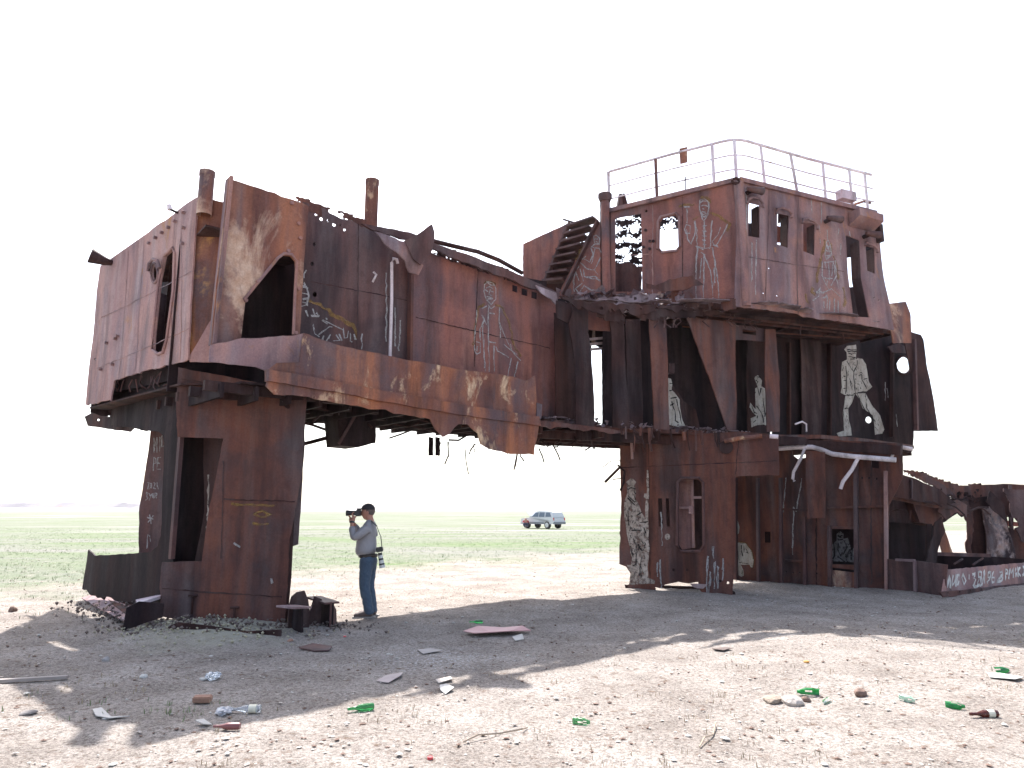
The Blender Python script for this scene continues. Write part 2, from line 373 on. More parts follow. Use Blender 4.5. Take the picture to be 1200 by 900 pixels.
# ================================================================ ground
MOUND = [(-4.1, 10.35, 1.9, .16), (9.5, 15.8, 3.0, .06)]
def gh(x, y):
    h = noise.noise(Vector((x * .18, y * .18, 1))) * .07 + noise.noise(Vector((x * .7, y * .7, 5))) * .022
    r = hypot(x, y - 10)
    if r > 40: h += noise.noise(Vector((x * .02, y * .02, 8))) * min(1.0, (r - 40) / 60) * .5 - min(1.0, (r - 40) / 60) * .2
    for mx, my, mr, mh in MOUND:
        d = hypot(x - mx, y - my) / mr
        if d < 1: h += mh * (1 - d * d) ** 2
    return h
def make_ground():
    def axis(lo, hi, st, far_lo, far_hi):
        a = []; v = lo
        while v <= hi: a.append(v); v += st
        s = st; v = hi
        while v < far_hi: s *= 1.22; v += s; a.append(v)
        s = st; v = lo
        while v > far_lo: s *= 1.22; v -= s; a.insert(0, v)
        return a
    xs = axis(-9, 12, .085, -6000, 6000); ys = axis(3.5, 20, .085, -1500, 7000)
    verts = []
    for y in ys:
        for x in xs:
            z = gh(x, y)
            if 2 < y < 26 and -14 < x < 16:
                f = noise.noise(Vector((x * 4, y * 4, 2))); z += .016 * f + .014 * max(0, noise.noise(Vector((x * 9, y * 9, 3)))) + .004 * random.random()
            verts.append((x, y, z))
    nx = len(xs); faces = [(j * nx + i, j * nx + i + 1, (j + 1) * nx + i + 1, (j + 1) * nx + i) for j in range(len(ys) - 1) for i in range(nx - 1)]
    me = bpy.data.meshes.new('ground'); me.from_pydata(verts, [], faces)
    for p in me.polygons: p.use_smooth = True
    m, N, Lk, b = newmat('dry_soil')
    tc = N.new('ShaderNodeTexCoord')
    def nz(s, det=8, r=.6, off=0, vec=(1, 1, 1)):
        mp = N.new('ShaderNodeMapping'); mp.inputs['Location'].default_value = (off, off * .7, 0); mp.inputs['Scale'].default_value = vec
        Lk.new(tc.outputs['Object'], mp.inputs[0]); n = N.new('ShaderNodeTexNoise'); n.inputs['Scale'].default_value = s; n.inputs['Detail'].default_value = det; n.inputs['Roughness'].default_value = r
        Lk.new(mp.outputs[0], n.inputs['Vector']); return n.outputs['Fac']
    def ramp(src, *st):
        r = N.new('ShaderNodeValToRGB'); e = r.color_ramp.elements
        e[0].position, e[0].color = st[0][0], (*st[0][1], 1); e[1].position, e[1].color = st[-1][0], (*st[-1][1], 1)
        for s in st[1:-1]: k = e.new(s[0]); k.color = (*s[1], 1)
        Lk.new(src, r.inputs[0]); return r.outputs[0]
    def mix(f, a, bb, mode='MIX'):
        x = N.new('ShaderNodeMix'); x.data_type = 'RGBA'; x.blend_type = mode
        for i, v in ((0, f), (6, a), (7, bb)):
            if isinstance(v, (tuple, float)): x.inputs[i].default_value = v if isinstance(v, float) else (*v, 1)
            else: Lk.new(v, x.inputs[i])
        return x.outputs[2]
    def math(op, a, bb=None, c=None):
        x = N.new('ShaderNodeMath'); x.operation = op
        for i, v in enumerate((a, bb, c)):
            if v is None: continue
            if isinstance(v, (int, float)): x.inputs[i].default_value = v
            else: Lk.new(v, x.inputs[i])
        return x.outputs[0]
    soil = ramp(nz(1.1, 10, .65), (.3, (.235, .207, .186)), (.5, (.325, .292, .265)), (.72, (.43, .395, .365)))
    spk = ramp(nz(30, 6, .75, 4), (.36, (.45, .42, .40)), (.52, (1, 1, 1)), (.75, (1.25, 1.22, 1.2)))
    soil = mix(1.0, soil, spk, 'MULTIPLY')
    dung = ramp(nz(9, 6, .7, 9), (.56, (0, 0, 0)), (.66, (.8,) * 3)); soil = mix(dung, soil, (.15, .105, .08))
    fine = ramp(nz(85, 4, .8, 24), (.38, (.62, .60, .58)), (.5, (1, 1, 1)), (.66, (1.3, 1.28, 1.26))); soil = mix(1.0, soil, fine, 'MULTIPLY')
    gravel = ramp(nz(60, 3, .8, 14), (.62, (0, 0, 0)), (.68, (.75,) * 3)); soil = mix(gravel, soil, (.60, .55, .52))
    # grass cover from a line rising to the right, broken by noise
    sx = N.new('ShaderNodeSeparateXYZ'); Lk.new(tc.outputs['Object'], sx.inputs[0])
    d = math('SUBTRACT', sx.outputs[1], math('MULTIPLY_ADD', sx.outputs[0], .95, 21.5))
    d = math('ADD', math('MULTIPLY', d, .16), math('MULTIPLY', math('SUBTRACT', nz(.45, 6, .6, 20), .5), 3.2))
    gm = math('MINIMUM', math('MAXIMUM', d, 0), 1)
    grass = ramp(nz(.22, 9, .62, 30, (.35, 1, 1)), (.36, (.22, .215, .195)), (.50, (.178, .197, .145)), (.68, (.14, .188, .095)))
    bare = ramp(nz(.05, 6, .6, 50, (.25, 1, 1)), (.55, (0, 0, 0)), (.62, (.9,) * 3)); grass = mix(bare, grass, (.31, .30, .28))
    grass = mix(1.0, grass, ramp(nz(12, 5, .7, 60), (.3, (.7,) * 3), (.7, (1.2,) * 3)), 'MULTIPLY')
    gf = math('MULTIPLY', gm, ramp(nz(2.2, 8, .7, 40), (.30, (.25,) * 3), (.5, (1,) * 3)))
    c = mix(gf, soil, grass)
    # grey-yellow clay mound under the leg
    vd = N.new('ShaderNodeVectorMath'); vd.operation = 'DISTANCE'; Lk.new(tc.outputs['Object'], vd.inputs[0]); vd.inputs[1].default_value = (-3.9, 9.75, 0)
    md = math('SUBTRACT', 1.25, vd.outputs['Value']); md = math('ADD', md, math('MULTIPLY', math('SUBTRACT', nz(2.5, 6, .7, 70), .5), 2.6))
    md = math('MULTIPLY', math('MINIMUM', math('MAXIMUM', md, 0), 1), .7)
    c = mix(md, c, mix(nz(8, 6, .7, 75), (.32, .29, .19), (.50, .50, .44)))
    # small pale crystals scattered in a patch
    vd2 = N.new('ShaderNodeVectorMath'); vd2.operation = 'DISTANCE'; Lk.new(tc.outputs['Object'], vd2.inputs[0]); vd2.inputs[1].default_value = (-.8, 8.4, 0)
    m2 = math('MULTIPLY', math('MINIMUM', math('MAXIMUM', math('SUBTRACT', 1.1, vd2.outputs['Value']), 0), 1), ramp(nz(26, 4, .8, 80), (.52, (0, 0, 0)), (.62, (.8,) * 3)))
    c = mix(m2, c, (.62, .64, .66))
    Lk.new(c, b.inputs['Base Color']); b.inputs['Roughness'].default_value = 1.0
    try: b.inputs['Specular IOR Level'].default_value = .0
    except Exception: pass
    bp = N.new('ShaderNodeBump'); bp.inputs['Strength'].default_value = .9; bp.inputs['Distance'].default_value = .035
    Lk.new(nz(22, 8, .75, 3), bp.inputs['Height']); Lk.new(bp.outputs[0], b.inputs['Normal'])
    tag(link('ground', me, m), 'dry pale soil plain with thin green grass towards the horizon', None, kind='structure')
make_ground()
# low eroded cliff line on the left horizon
def make_hills():
    bm = bmesh.new(); rows = []
    n = 160
    for k, (dy, hh) in enumerate(((0, 0), (18, .45), (30, .9), (60, 1.0), (400, 1.0), (700, 0))):
        row = []
        for i in range(n + 1):
            x = -1500 + i * 10.5; f = min(1, max(0, (-430 - x) / 260))
            top = (17.5 + 2.5 * noise.noise(Vector((x * .012, 3, 0))) + .8 * noise.noise(Vector((x * .05, 9, 0)))) * f
            row.append(bm.verts.new((x, 1250 + dy + 6 * noise.noise(Vector((x * .02, k, 1))), -1.5 + top * hh * (1 + .15 * noise.noise(Vector((x * .06, k * 3, 2)))))))
        rows.append(row)
    for a, b in zip(rows, rows[1:]):
        for i in range(n): bm.faces.new((a[i], a[i + 1], b[i + 1], b[i]))
    o = finish(bm, 'hills', rust('pale_cliff', (.21, .205, .21), (.25, .245, .24), (.29, .28, .27), .3, .2, 20, (.30, .29, .28), pscale=.02), None, Vector((0, 0, 0)), None, smooth=False)
    tag(o, 'low pale eroded cliffs along the left horizon', None, kind='structure')
make_hills()
# ================================================================ the wreck
ORG = Vector((1.5, 14.5, 0))
ROOT = empty('shipwreck', ORG, 'huge rusted ship superstructure standing on dry ground with a railing on top', 'shipwreck')
A = Pl((-4.2, 10.0), (.95, 14.35)); L_ = Pl((-4.86, 10.3), (-7.8, 12.9)); KK = Pl((-4.86, 10.3), (-4.1, 10.38))
PP = Pl((-4.85, 10.5), (-3.15, 10.4)); Q = Pl((-4.9, 10.62), (-8.0, 13.5))
W1 = Pl((4.98, 14.6), (2.38, 16.2)); W2 = Pl((4.98, 14.6), (8.86, 16.35)); MM = Pl((.64, 13.2), (10, 17.8))
T1 = Pl((2.47, 15.67), (4.4, 14.9)); T2 = Pl((5.51, 17.54), (8.01, 15.67)); SK = Pl((7.95, 15.6), (8.5, 14.55)); GG = Pl((8.37, 14.35), (11.54, 16.6))
RR = Pl((9.3, 18.6), (14.5, 18.0)); RB = Pl((8.3, 16.2), (11.2, 17.4))
# --- left end wall of the cabin arm
lf = plate('end_wall', [(119, 312, .0), (175, 271), (233, 231), (226, 330), (219, 421, .02), (190, 430, .03), (160, 437, .03), (134, 446, .03), (130, 470, .03), (100, 474), (110, 390)], L_, 'pale',
    holes=[[(194, 300), (204, 292), (206, 296), (203, 340), (195, 398), (191, 411), (184, 414), (179, 410), (180, 395), (187, 330)], circ(181, 320, 3.6, 10), circ(112, 421, 1.2, 1.5, 8)] , g=.2,
    label='pale pinkish end wall with a tall narrow doorway and a round porthole')
hframe('door_frame', [(193, 300), (204, 291), (206, 297), (204, 340), (196, 398), (191, 413), (184, 415), (178, 410), (179, 395), (186, 330)], L_, 'pale', lf, r=.025)
hframe('porthole_rim', circ(181, 320, 4.2, 11.5), L_, 'grey', lf, r=.022)
hframe('porthole_brow', [(174, 318), (176, 309), (181, 304), (186, 306), (188, 314)], L_, 'grey', lf, off=.06, r=.03, closed=False)
for (x, y) in ((219, 250), (208, 260), (199, 267), (191, 273), (184, 279), (175, 285), (219, 268), (217, 286), (126, 402), (136, 397), (120, 433), (133, 427), (138, 394)):
    P = L_.at(x, y); P += L_.n * dent(P); tube('bolt', [P, P + L_.n * .05], .028, 'grey', lf, n=7)
for a, b in (((120, 372), (226, 318)), ((114, 432), (222, 385)), ((150, 292), (139, 440)), ((206, 252), (199, 426)), ((216, 246), (210, 424)), ((168, 280), (158, 436)))[:]:
    strokes('weld_seam', [[a, b]], L_, 'grey', lf, w_=.018, lift=.006)
# corner return and the tall plate with the pointed doorway
plate('corner_wall', [(233, 231), (267, 238), (262, 300), (258, 424), (219, 421)], KK, 'scorch', amp=.4, label='rusty corner plate streaked with yellow and white')
plate('corner_patch', [(222, 417), (262, 350), (260, 424), (222, 424)], KK, 'pale', off=.03, amp=.4)
p1 = plate('door_wall', [(268, 210), (300, 219, .02), (330, 230, .02), (362, 241), (356, 320), (352, 398), (300, 402), (248, 404), (256, 320)], A, 'patchy',
    holes=[[(288, 352), (326, 304), (333, 299), (341, 300), (346, 306), (347, 316), (344, 396), (283, 396)]], off=.06, g=.2, label='tall plate with a pointed doorway and pale scraped paint')
hframe('door_frame', [(286, 351), (326, 302), (333, 297), (342, 298), (348, 306), (346, 340), (344, 392)], A, 'grey', p1, off=.06, r=.025, closed=False)
beam('stiffener', [(A.at(269, 209, .0), A.at(249, 404, .0))], 'grey', .05, .22, up=A.n)
for (x, y) in ((342, 238), (350, 262), (352, 279), (350, 338), (347, 390), (338, 294), (302, 330), (288, 352)):
    P = A.at(x, y, .06); P += A.n * dent(P); tube('bolt', [P, P + A.n * .04], .03, 'grey', p1, n=7)
# long side wall: dark recessed panel and reddish panel
hl = [blob(368 + random.uniform(0, 14), 243 + i * 0 + random.uniform(0, 5), random.uniform(1, 2)) for i in range(0)]
tinyh = [blob(371, 251, 1.6), blob(377, 256, 2.2), blob(385, 258, 1.7), blob(392, 263, 2.2), blob(399, 264, 1.4), blob(404, 269, 1.8)]
a2 = plate('side_wall', [(355, 236, .04), (372, 242, .05), (400, 256, .05), (430, 266, .05), (470, 284, .03), (482, 292), (481, 430), (345, 412)], A, 'purple', off=-.08, g=.2,
    holes=[circ(369, 286, 2.2, 2.6, 10), circ(366, 309, 2, 2.4, 10), circ(369, 345, 2.6, 3, 10)] + tinyh, hjag=0, label='dark brown recessed side wall')
a3 = plate('side_wall', [(480, 288, .02), (510, 298, .03), (560, 312, .03), (600, 325, .02), (652, 352), (655, 500, .02), (480, 440)], A, 'red', off=0, g=.2,
    holes=[[(601, 333), (608, 335), (608, 343), (601, 341)], [(612, 337), (619, 339), (619, 347), (612, 345)], [(623, 341), (630, 343), (630, 351), (623, 349)]], label='reddish side wall with three small vent openings')
beam('stiffener', [(A.at(482, 286, .03), A.at(480, 432, .03))], 'brown', .05, .12, up=A.n)
lace('roof_rim', [(345, 228), (365, 236), (430, 258), (425, 272), (400, 266), (362, 247)], A, 'brown', off=-.1, cell=.035, thr=-.12, scale=5)
P = A.at(458, 306, .0)
tube('wall_pipe', [A.at(466, 309, .04), A.at(465, 304, .05), A.at(461, 303, .05), A.at(459, 308, .05), A.at(459, 350, .03), A.at(457, 420, .03)], .028, 'whitepipe', n=7)
tube('wall_hook', [A.at(437, 330, 0), A.at(439, 326, .08), A.at(441, 322, .1), A.at(438, 319, .05)], .02, 'whitepipe', n=6)
T = (340, 300, 7.5)
strokes('chalk_figure', [[(140,125),(120,160),(122,195)],[(120,230),(155,290),(165,350),(150,430),(105,440)],[(110,260),(150,270)],[(105,320),(160,330)],[(110,380),(160,370)],[(108,405),(150,412)],[(140,480),(160,530)],[(200,460),(220,520),(240,500)],[(180,530),(250,530)],[(285,560),(340,590),(470,650)],[(470,640),(480,720),(500,720),(515,660)],[(530,680),(530,750),(545,755)],[(560,690),(570,740)],[(200,600),(225,680),(260,710)],[(250,690),(350,620),(370,620)],[(360,690),(320,750)],[(300,700),(290,740)],[(430,680),(460,750)],[(410,690),(440,740),(380,745)],[(310,545),(325,560)],[(230,500),(245,520)]], A, 'chalk', a2, off=-.08, w_=.026, T=T, label='chalk drawing of a crouching man with a bent back')
strokes('ochre_outline', [[(170,385),(260,430),(400,530),(500,580),(560,620),(580,740)]], A, 'ochre', a2, off=-.08, w_=.07, T=T, lift=.006)
T = (540, 315, 6.667)
strokes('chalk_figure', [[(185,120),(180,180),(200,240),(235,275),(270,240),(270,150),(250,110),(210,100),(185,120)],[(200,150),(225,140),(250,160)],[(225,160),(220,200),(245,210)],[(210,235),(250,235)],[(215,280),(235,310),(265,290)],[(215,300),(215,420),(220,570),(225,800)],[(165,310),(200,290)],[(130,320),(115,480),(105,590)],[(165,360),(205,440)],[(185,400),(150,470),(155,560)],[(175,440),(185,600),(195,800)],[(105,590),(110,650),(130,665),(155,655),(155,580),(120,570)],[(130,600),(125,640)],[(300,300),(300,420),(375,590)],[(305,420),(315,540)],[(225,345),(265,350)],[(220,570),(275,580)],[(340,590),(420,660),(470,720)],[(280,610),(290,640),(380,690)],[(400,700),(370,840)],[(450,720),(420,850)],[(385,590),(400,640),(440,670)],[(265,600),(265,800)],[(190,170),(210,180)],[(235,175),(255,185)],[(205,105),(235,130),(265,130)],[(205,215),(240,225)]], A, 'chalk', a3, w_=.026, T=T, label='chalk drawing of a standing man with one foot raised')
strokes('ochre_outline', [[(190,265),(140,300),(115,450),(100,600)], [(270,280),(330,310),(390,460),(415,600),(470,680)], [(180,120),(220,95),(270,115)]], A, 'ochre', a3, w_=.05, T=T, lift=.006)
# roof edge beam, pipe and torn flaps
plate('roof_edge', [(424, 262), (480, 272), (506, 284), (560, 303), (610, 322), (657, 344), (655, 350, .03), (600, 328, .04), (545, 308, .03), (505, 291, .04), (470, 280, .04), (430, 266, .03)], A, 'purple', off=.22, thick=.05)
plate('torn_flap', [(474, 282), (490, 274), (507, 262), (509, 272, .02), (504, 298, .02), (494, 310), (486, 304), (480, 292)], A, 'purple', off=.52, g=.08, curl=lambda P: A.n * .03 * sin(P.z * 7 + P.x * 3), label='bent triangular flap sticking up')
plate('torn_flap', [(438, 272, .03), (455, 276, .03), (476, 283, .03), (489, 298, .03), (495, 312, .04), (491, 322, .03), (480, 319, .04), (474, 306, .04), (464, 296, .04), (450, 287, .04)], A, 'grey', off=.42, g=.08, curl=lambda P: A.n * .03 * sin(P.z * 10 + P.x * 4), label='wide crumpled rusty sheet hanging over the roof edge')
plate('torn_flap', [(628, 334), (652, 343), (656, 360, .02), (646, 350, .03), (634, 343, .02)], A, 'edge', off=.34, g=.1)
tube('roof_pipe', [A.at(506, 282, -.3), A.at(530, 288, -.3), A.at(560, 295, -.3), A.at(585, 305, -.3), A.at(612, 320, -.3)], .045, 'dark')
lace('roof_rim', [(508, 285), (600, 318), (650, 341), (650, 348), (600, 330), (508, 298)], A, 'dark', off=.1, cell=.04, thr=-.15, scale=5)
plate('dark_backing', [(592, 320), (640, 330), (640, 362), (592, 350)], A, 'black', off=-.35, g=.5)  # black sheet added behind the vents so they read as shaded
plate('dark_backing', [(358, 272), (384, 276), (384, 362), (358, 360)], A, 'black', off=-.35, g=.5)  # black sheet added behind the small holes to give them shade
# funnels (two short exhaust pipes)
def stub(x, y0, y1, r, off, mat):
    b_ = A.at(x[1], y1, off); t_ = A.at(x[0], y0, off); t_ = Vector((b_.x, b_.y, t_.z))
    o = tube('exhaust_pipe', [b_, b_.lerp(t_, .5), t_], r, mat, n=16, cap=False)
    tube('pipe_rim', [t_ - Vector((0, 0, .05)), t_ + Vector((0, 0, .03))], r * 1.06, mat, o, n=16)
stub((242, 239), 203, 252, .11, -.5, 'patchy'); stub((436, 434), 213, 275, .125, -.9, 'ledge')
# small lamps on the end wall
P = L_.at(131, 308)
tube('wall_lamp', [P, P + L_.n * .12, P + L_.n * .3 + Vector((-.08, 0, .06))], .05, 'dark', n=10, radii=[.05, .08, .14])
P = L_.at(210, 250)
tube('wall_bracket', [P, P + L_.n * .08 + Vector((0, 0, .01)), P + L_.n * .12 + Vector((-.02, 0, .03))], .02, 'dark', n=7)
tube('lamp_socket', [P + L_.n * .12 + Vector((-.03, 0, .02)), P + L_.n * .12 + Vector((-.05, 0, .10))], .04, 'whitepipe', n=10)
# walkway bulwark (ledge)
lg = plate('walkway_bulwark', [(247, 404, .02), (285, 396, .02), (345, 393, .015), (357, 390), (364, 426), (330, 440), (300, 430), (245, 424, .02)], A, 'pale', off=.30, amp=.8, label='pale torn end of the walkway bulwark')
B = .68
strokes('weld_seam', [[(486, 372), (645, 408)], [(560, 318), (556, 430)]], A, 'dark', a3, w_=.018)
strokes('weld_seam', [[(364, 330), (476, 352)], [(420, 262), (418, 415)]], A, 'dark', a2, off=-.08, w_=.018)
strokes('paint_run', [[(462, 360), (463, 405)], [(468, 375), (467, 412)], [(424, 392), (424, 410)], [(452, 320), (452, 400)]], A, 'chalk', a2, off=-.08, w_=.04)
lb = plate('walkway_bulwark', [(357, 390, .015), (400, 405, .015), (470, 420, .015), (540, 433, .015), (600, 441, .015), (618, 446), (627, 440), (630, 490), (560, 479), (480, 465), (400, 450), (314, 434), (325, 425), (352, 424)], A, 'ledge', off=B, g=.18, label='orange-brown bulwark with white scorched patches')
plate('bulwark_lip', [(314, 432), (400, 448), (480, 463), (560, 477), (632, 488), (634, 499, .01), (560, 489), (480, 476), (400, 460), (314, 446)], A, 'ledge', off=B + .09, thick=.11, amp=.6)
plate('bulwark_skirt', [(316, 441), (400, 458), (480, 473), (560, 486), (632, 497), (630, 510, .02), (626, 533, .02), (604, 532, .03), (574, 526, .03), (563, 520, .02), (560, 508, .02), (548, 497, .02), (538, 497, .02), (528, 508, .02), (520, 512, .01), (510, 502, .02), (504, 491, .02), (470, 485, .03), (420, 475, .03), (370, 467, .03), (322, 462, .02), (312, 452)], A, 'ledge', off=B + .05, g=.15, label='torn lower skirt with a bite missing')
plate('rim_piece', [(629, 472), (635, 474, .01), (634, 491), (629, 489)], A, 'edge', off=B + .02, g=.1)
# floor of the arm, its beams, scrap hanging below
FZ = 3.42
def aw(u, off, z=FZ): return A.back(u, z, off)
def hp(pts): return [(aw(u, o).x, aw(u, o).y, *(r)) for u, o, *r in pts]
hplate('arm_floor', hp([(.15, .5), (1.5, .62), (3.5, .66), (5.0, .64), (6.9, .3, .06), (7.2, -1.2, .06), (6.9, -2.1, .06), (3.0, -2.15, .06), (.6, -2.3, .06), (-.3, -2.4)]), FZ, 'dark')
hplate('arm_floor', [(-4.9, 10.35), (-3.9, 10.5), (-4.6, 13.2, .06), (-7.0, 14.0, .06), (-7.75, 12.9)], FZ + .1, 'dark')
for k, o in enumerate((.35, -.3, -.95, -1.55, -2.05)):
    beam('floor_beam', [(aw(-.3, o, FZ - .09), aw(6.8, o - .02, FZ - .10))], 'dark', .09, .14)
for k in range(15):
    u = -.1 + k * .48
    beam('cross_beam', [(aw(u, .5, FZ - .15), aw(u + random.uniform(-.1, .1), -2.0 + random.uniform(-.25, .1), FZ - .13))], 'black', .05, .2)
for k in range(26):
    u = random.uniform(.8, 6.9); o = random.uniform(-2, .4); p = aw(u, o, FZ - .18); q = p + Vector((random.uniform(-.7, .7), random.uniform(-.4, .4), random.uniform(-.22, .02)))
    tube('hanging_bar', [p, p.lerp(q, .5) + Vector((0, 0, random.uniform(-.08, .04))), q], random.uniform(.012, .03), 'dark', n=6)
plate('hanging_box', [(394, 470), (441, 472), (441, 519, .01), (421, 524, .01), (399, 522, .01)], A, 'black', off=-.75, thick=.5, g=.3)
beam('hanging_strap', [(A.at(397, 486, -.7), A.at(420, 478, -.7)), (A.at(397, 520, -.7), A.at(419, 482, -.7))], 'purple', .03, .05)
tube('loose_pipe', [A.at(340, 524, -1.4), A.at(365, 518, -1.4), A.at(391, 511, -1.2)], .035, 'dark')
tube('loose_pipe', [A.at(350, 478, -1.2), A.at(372, 486, -1.2), A.at(395, 480, -1.0)], .025, 'purple')
for x in (502, 510): plate('hanging_tab', [(x, 512), (x + 5, 513), (x + 5, 534), (x, 534)], A, 'black', off=-1.6, g=.4)
random.seed(11)
for k in range(34):
    x = random.uniform(515, 725); o = random.uniform(-1.8, .2); y = 508 + (x - 500) * .07; P = A.at(x, y + 8, o) if x < 640 else MM.at(x, 522, -.4 + o * .4)
    Ln = random.choice((.1, .15, .2, .3, .45)); a = random.uniform(-.1, .1)
    tube('wire', [P, P + Vector((a, 0, -Ln * .6)), P + Vector((a + random.uniform(-.1, .12), 0, -Ln))], .007 if k % 3 else .016, 'dark', n=5)
tube('wire', [A.at(545, 526, -1), A.at(546, 540, -1), A.at(549, 556, -1)], .012, 'black', n=5)
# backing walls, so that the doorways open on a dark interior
plate('dark_backing', [(150, 320), (232, 262), (225, 425), (140, 450)], L_, 'black', off=-1.3, g=.5)
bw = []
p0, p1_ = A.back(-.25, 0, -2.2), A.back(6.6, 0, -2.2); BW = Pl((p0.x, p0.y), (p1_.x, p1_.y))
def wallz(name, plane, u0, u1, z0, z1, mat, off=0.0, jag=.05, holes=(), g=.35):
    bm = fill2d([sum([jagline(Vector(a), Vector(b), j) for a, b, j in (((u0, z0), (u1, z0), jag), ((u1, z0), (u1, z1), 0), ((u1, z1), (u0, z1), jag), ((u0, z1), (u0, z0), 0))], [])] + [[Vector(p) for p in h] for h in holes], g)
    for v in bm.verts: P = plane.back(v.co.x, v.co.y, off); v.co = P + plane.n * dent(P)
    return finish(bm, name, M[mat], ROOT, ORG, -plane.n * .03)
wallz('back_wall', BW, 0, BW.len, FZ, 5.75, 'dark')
wallz('dark_backing', A, -.4, 2.1, FZ, 6.0, 'black', off=-1.1, jag=0)
hplate('arm_roof', hp([(-.3, -.15), (6.7, -.15), (6.6, -2.2, .06), (-.25, -2.2)]), 5.8, 'dark', holes=[hp(h) for h in ([(1.4, -.5), (1.9, -.6), (1.8, -1.4), (1.3, -1.3)], [(3.5, -.6), (4.1, -.5), (4.2, -1.2), (3.6, -1.5)])])
hplate('arm_roof', [(-4.8, 10.5), (-4.5, 10.7), (-5.9, 12.9, .05), (-7.6, 12.9)], 5.95, 'dark')
# far side of the arm end
FE = Pl((-7.75, 12.95), (-5.6, 15.0)); wallz('back_wall', FE, 0, FE.len * .6, FZ, 5.9, 'dark')
# dark frame below the end wall
beam('frame_beam', [(L_.at(212, 437, -.25), L_.at(128, 455, -.25)), (L_.at(212, 462, -.5), L_.at(128, 478, -.5))], 'black', .12, .22)
plate('frame_plate', [(128, 449, .02), (215, 432), (215, 510), (180, 505), (128, 498, .03)], L_, 'black', off=-.75)
plate('corner_bracket', [(98, 488), (118, 478, .02), (134, 468), (134, 478), (122, 487), (156, 500, .02), (150, 506), (102, 499, .03)], L_, 'dark', off=-.35, holes=[circ(114, 492, 2, 1.5, 8)])
for k in range(16):
    x = random.uniform(135, 212); y = 432 + (212 - x) * .13 + random.uniform(0, 8); P = L_.at(x, y, -.15)
    tube('wire', [P, P + Vector((random.uniform(-.08, .08), 0, -.12)), P + Vector((random.uniform(-.15, .15), 0, -.22))], .012, 'purple', n=5)
# --- the leg (hollow column)
pl = plate('leg_front', [(208, 430), (300, 448), (358, 462), (352, 560), (338, 640), (333, 745, .02), (290, 741, .03), (235, 736, .03), (188, 722, .02), (186, 690), (189, 659, .01), (236, 658), (244, 600), (262, 514), (208, 512), (206, 470)], PP, 'brown', g=.2,
    label='front plate of the leg with an open cut-out on its left side')
strokes('weld_seam', [[(262, 585), (345, 588)], [(212, 444), (352, 468)], [(262, 540), (258, 655)], [(190, 690), (330, 700)]], PP, 'dark', pl, w_=.02)
T = (80, 440, 2.647)
strokes('ochre_outline', [[(575, 430), (600, 420), (630, 430), (600, 440), (575, 430)], [(570, 460), (620, 460)], [(505, 400), (640, 405)]], PP, 'ochre', pl, w_=.03, T=T, lift=.007)
strokes('chalk_mark', [[(627, 630), (632, 645)], [(510, 520), (530, 530)]], PP, 'chalk', pl, T=T)
for x, y in ((226, 698), (275, 712)):
    P = PP.at(x, y, .02); tube('welded_stub', [P, P + Vector((0, 0, -.25))], .018, 'dark', n=6); tube('welded_stub', [P + Vector((-.06, 0, 0)), P + Vector((.06, 0, 0))], .018, 'dark', n=6)
LR = Pl((-3.2, 10.46), (-4.2, 12.4)); 
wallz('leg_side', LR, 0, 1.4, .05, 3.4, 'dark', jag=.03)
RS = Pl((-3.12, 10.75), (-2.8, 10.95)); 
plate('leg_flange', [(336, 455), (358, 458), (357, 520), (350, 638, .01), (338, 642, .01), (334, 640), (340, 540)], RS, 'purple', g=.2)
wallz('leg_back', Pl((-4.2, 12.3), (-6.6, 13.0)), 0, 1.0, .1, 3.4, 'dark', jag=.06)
Q2 = plate('leg_side', [(215, 425), (130, 440), (129, 498, .02), (176, 505), (188, 506), (193, 510), (195, 520), (188, 628), (184, 640), (176, 647), (165, 648), (112, 651), (104, 644), (97, 690, .03), (110, 698, .04), (150, 706, .04), (192, 716, .02), (200, 660), (212, 520)], Q, 'black', off=-.02, g=.2, label='black side plate of the leg with a large rounded cut-out')
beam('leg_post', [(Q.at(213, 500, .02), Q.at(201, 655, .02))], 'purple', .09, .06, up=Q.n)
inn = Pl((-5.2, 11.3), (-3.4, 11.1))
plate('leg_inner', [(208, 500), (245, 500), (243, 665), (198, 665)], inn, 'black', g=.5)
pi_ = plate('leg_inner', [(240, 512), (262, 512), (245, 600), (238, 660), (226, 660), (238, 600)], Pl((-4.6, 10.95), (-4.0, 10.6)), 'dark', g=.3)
strokes('chalk_mark', [[(437, 310), (432, 420), (428, 500), (420, 570)]], Pl((-4.6, 10.95), (-4.0, 10.6)), 'worn', pi_, T=T, w_=.05)
gp = Pl((-7.35, 13.3), (-5.2, 12.9))
g2 = plate('graffiti_panel', [(176, 500), (205, 500), (200, 655), (164, 655), (164, 600), (170, 550)], gp, 'purple', g=.25, label='grey rusty panel with chalked letters and numbers')
T = (155, 500, 5.63)
strokes('chalk_writing', [[(140,70),(140,170)],[(140,170),(160,70)],[(160,70),(160,170)],[(180,70),(180,165)],[(205,60),(190,60),(190,130),(208,130)],[(140,290),(140,200),(155,210),(155,240),(140,245)],[(188,200),(168,205),(165,280),(190,280)],[(168,240),(185,240)],[(100,370),(115,370),(105,410),(120,410)],[(125,375),(135,375),(135,405),(125,405),(125,375)],[(143,370),(155,375),(145,410),(158,410)],[(168,365),(175,415)],[(95,440),(110,445),(100,460),(112,475),(95,485)],[(120,440),(130,460)],[(138,440),(122,485)],[(140,440),(140,470)],[(150,440),(150,475)],[(140,457),(150,457)],[(158,435),(168,440),(160,455),(168,470)],[(110,600),(150,610)],[(125,580),(135,640)],[(115,630),(145,590)],[(105,800),(110,710),(125,720),(130,760)]], gp, 'chalk', g2, T=T, w_=.022)
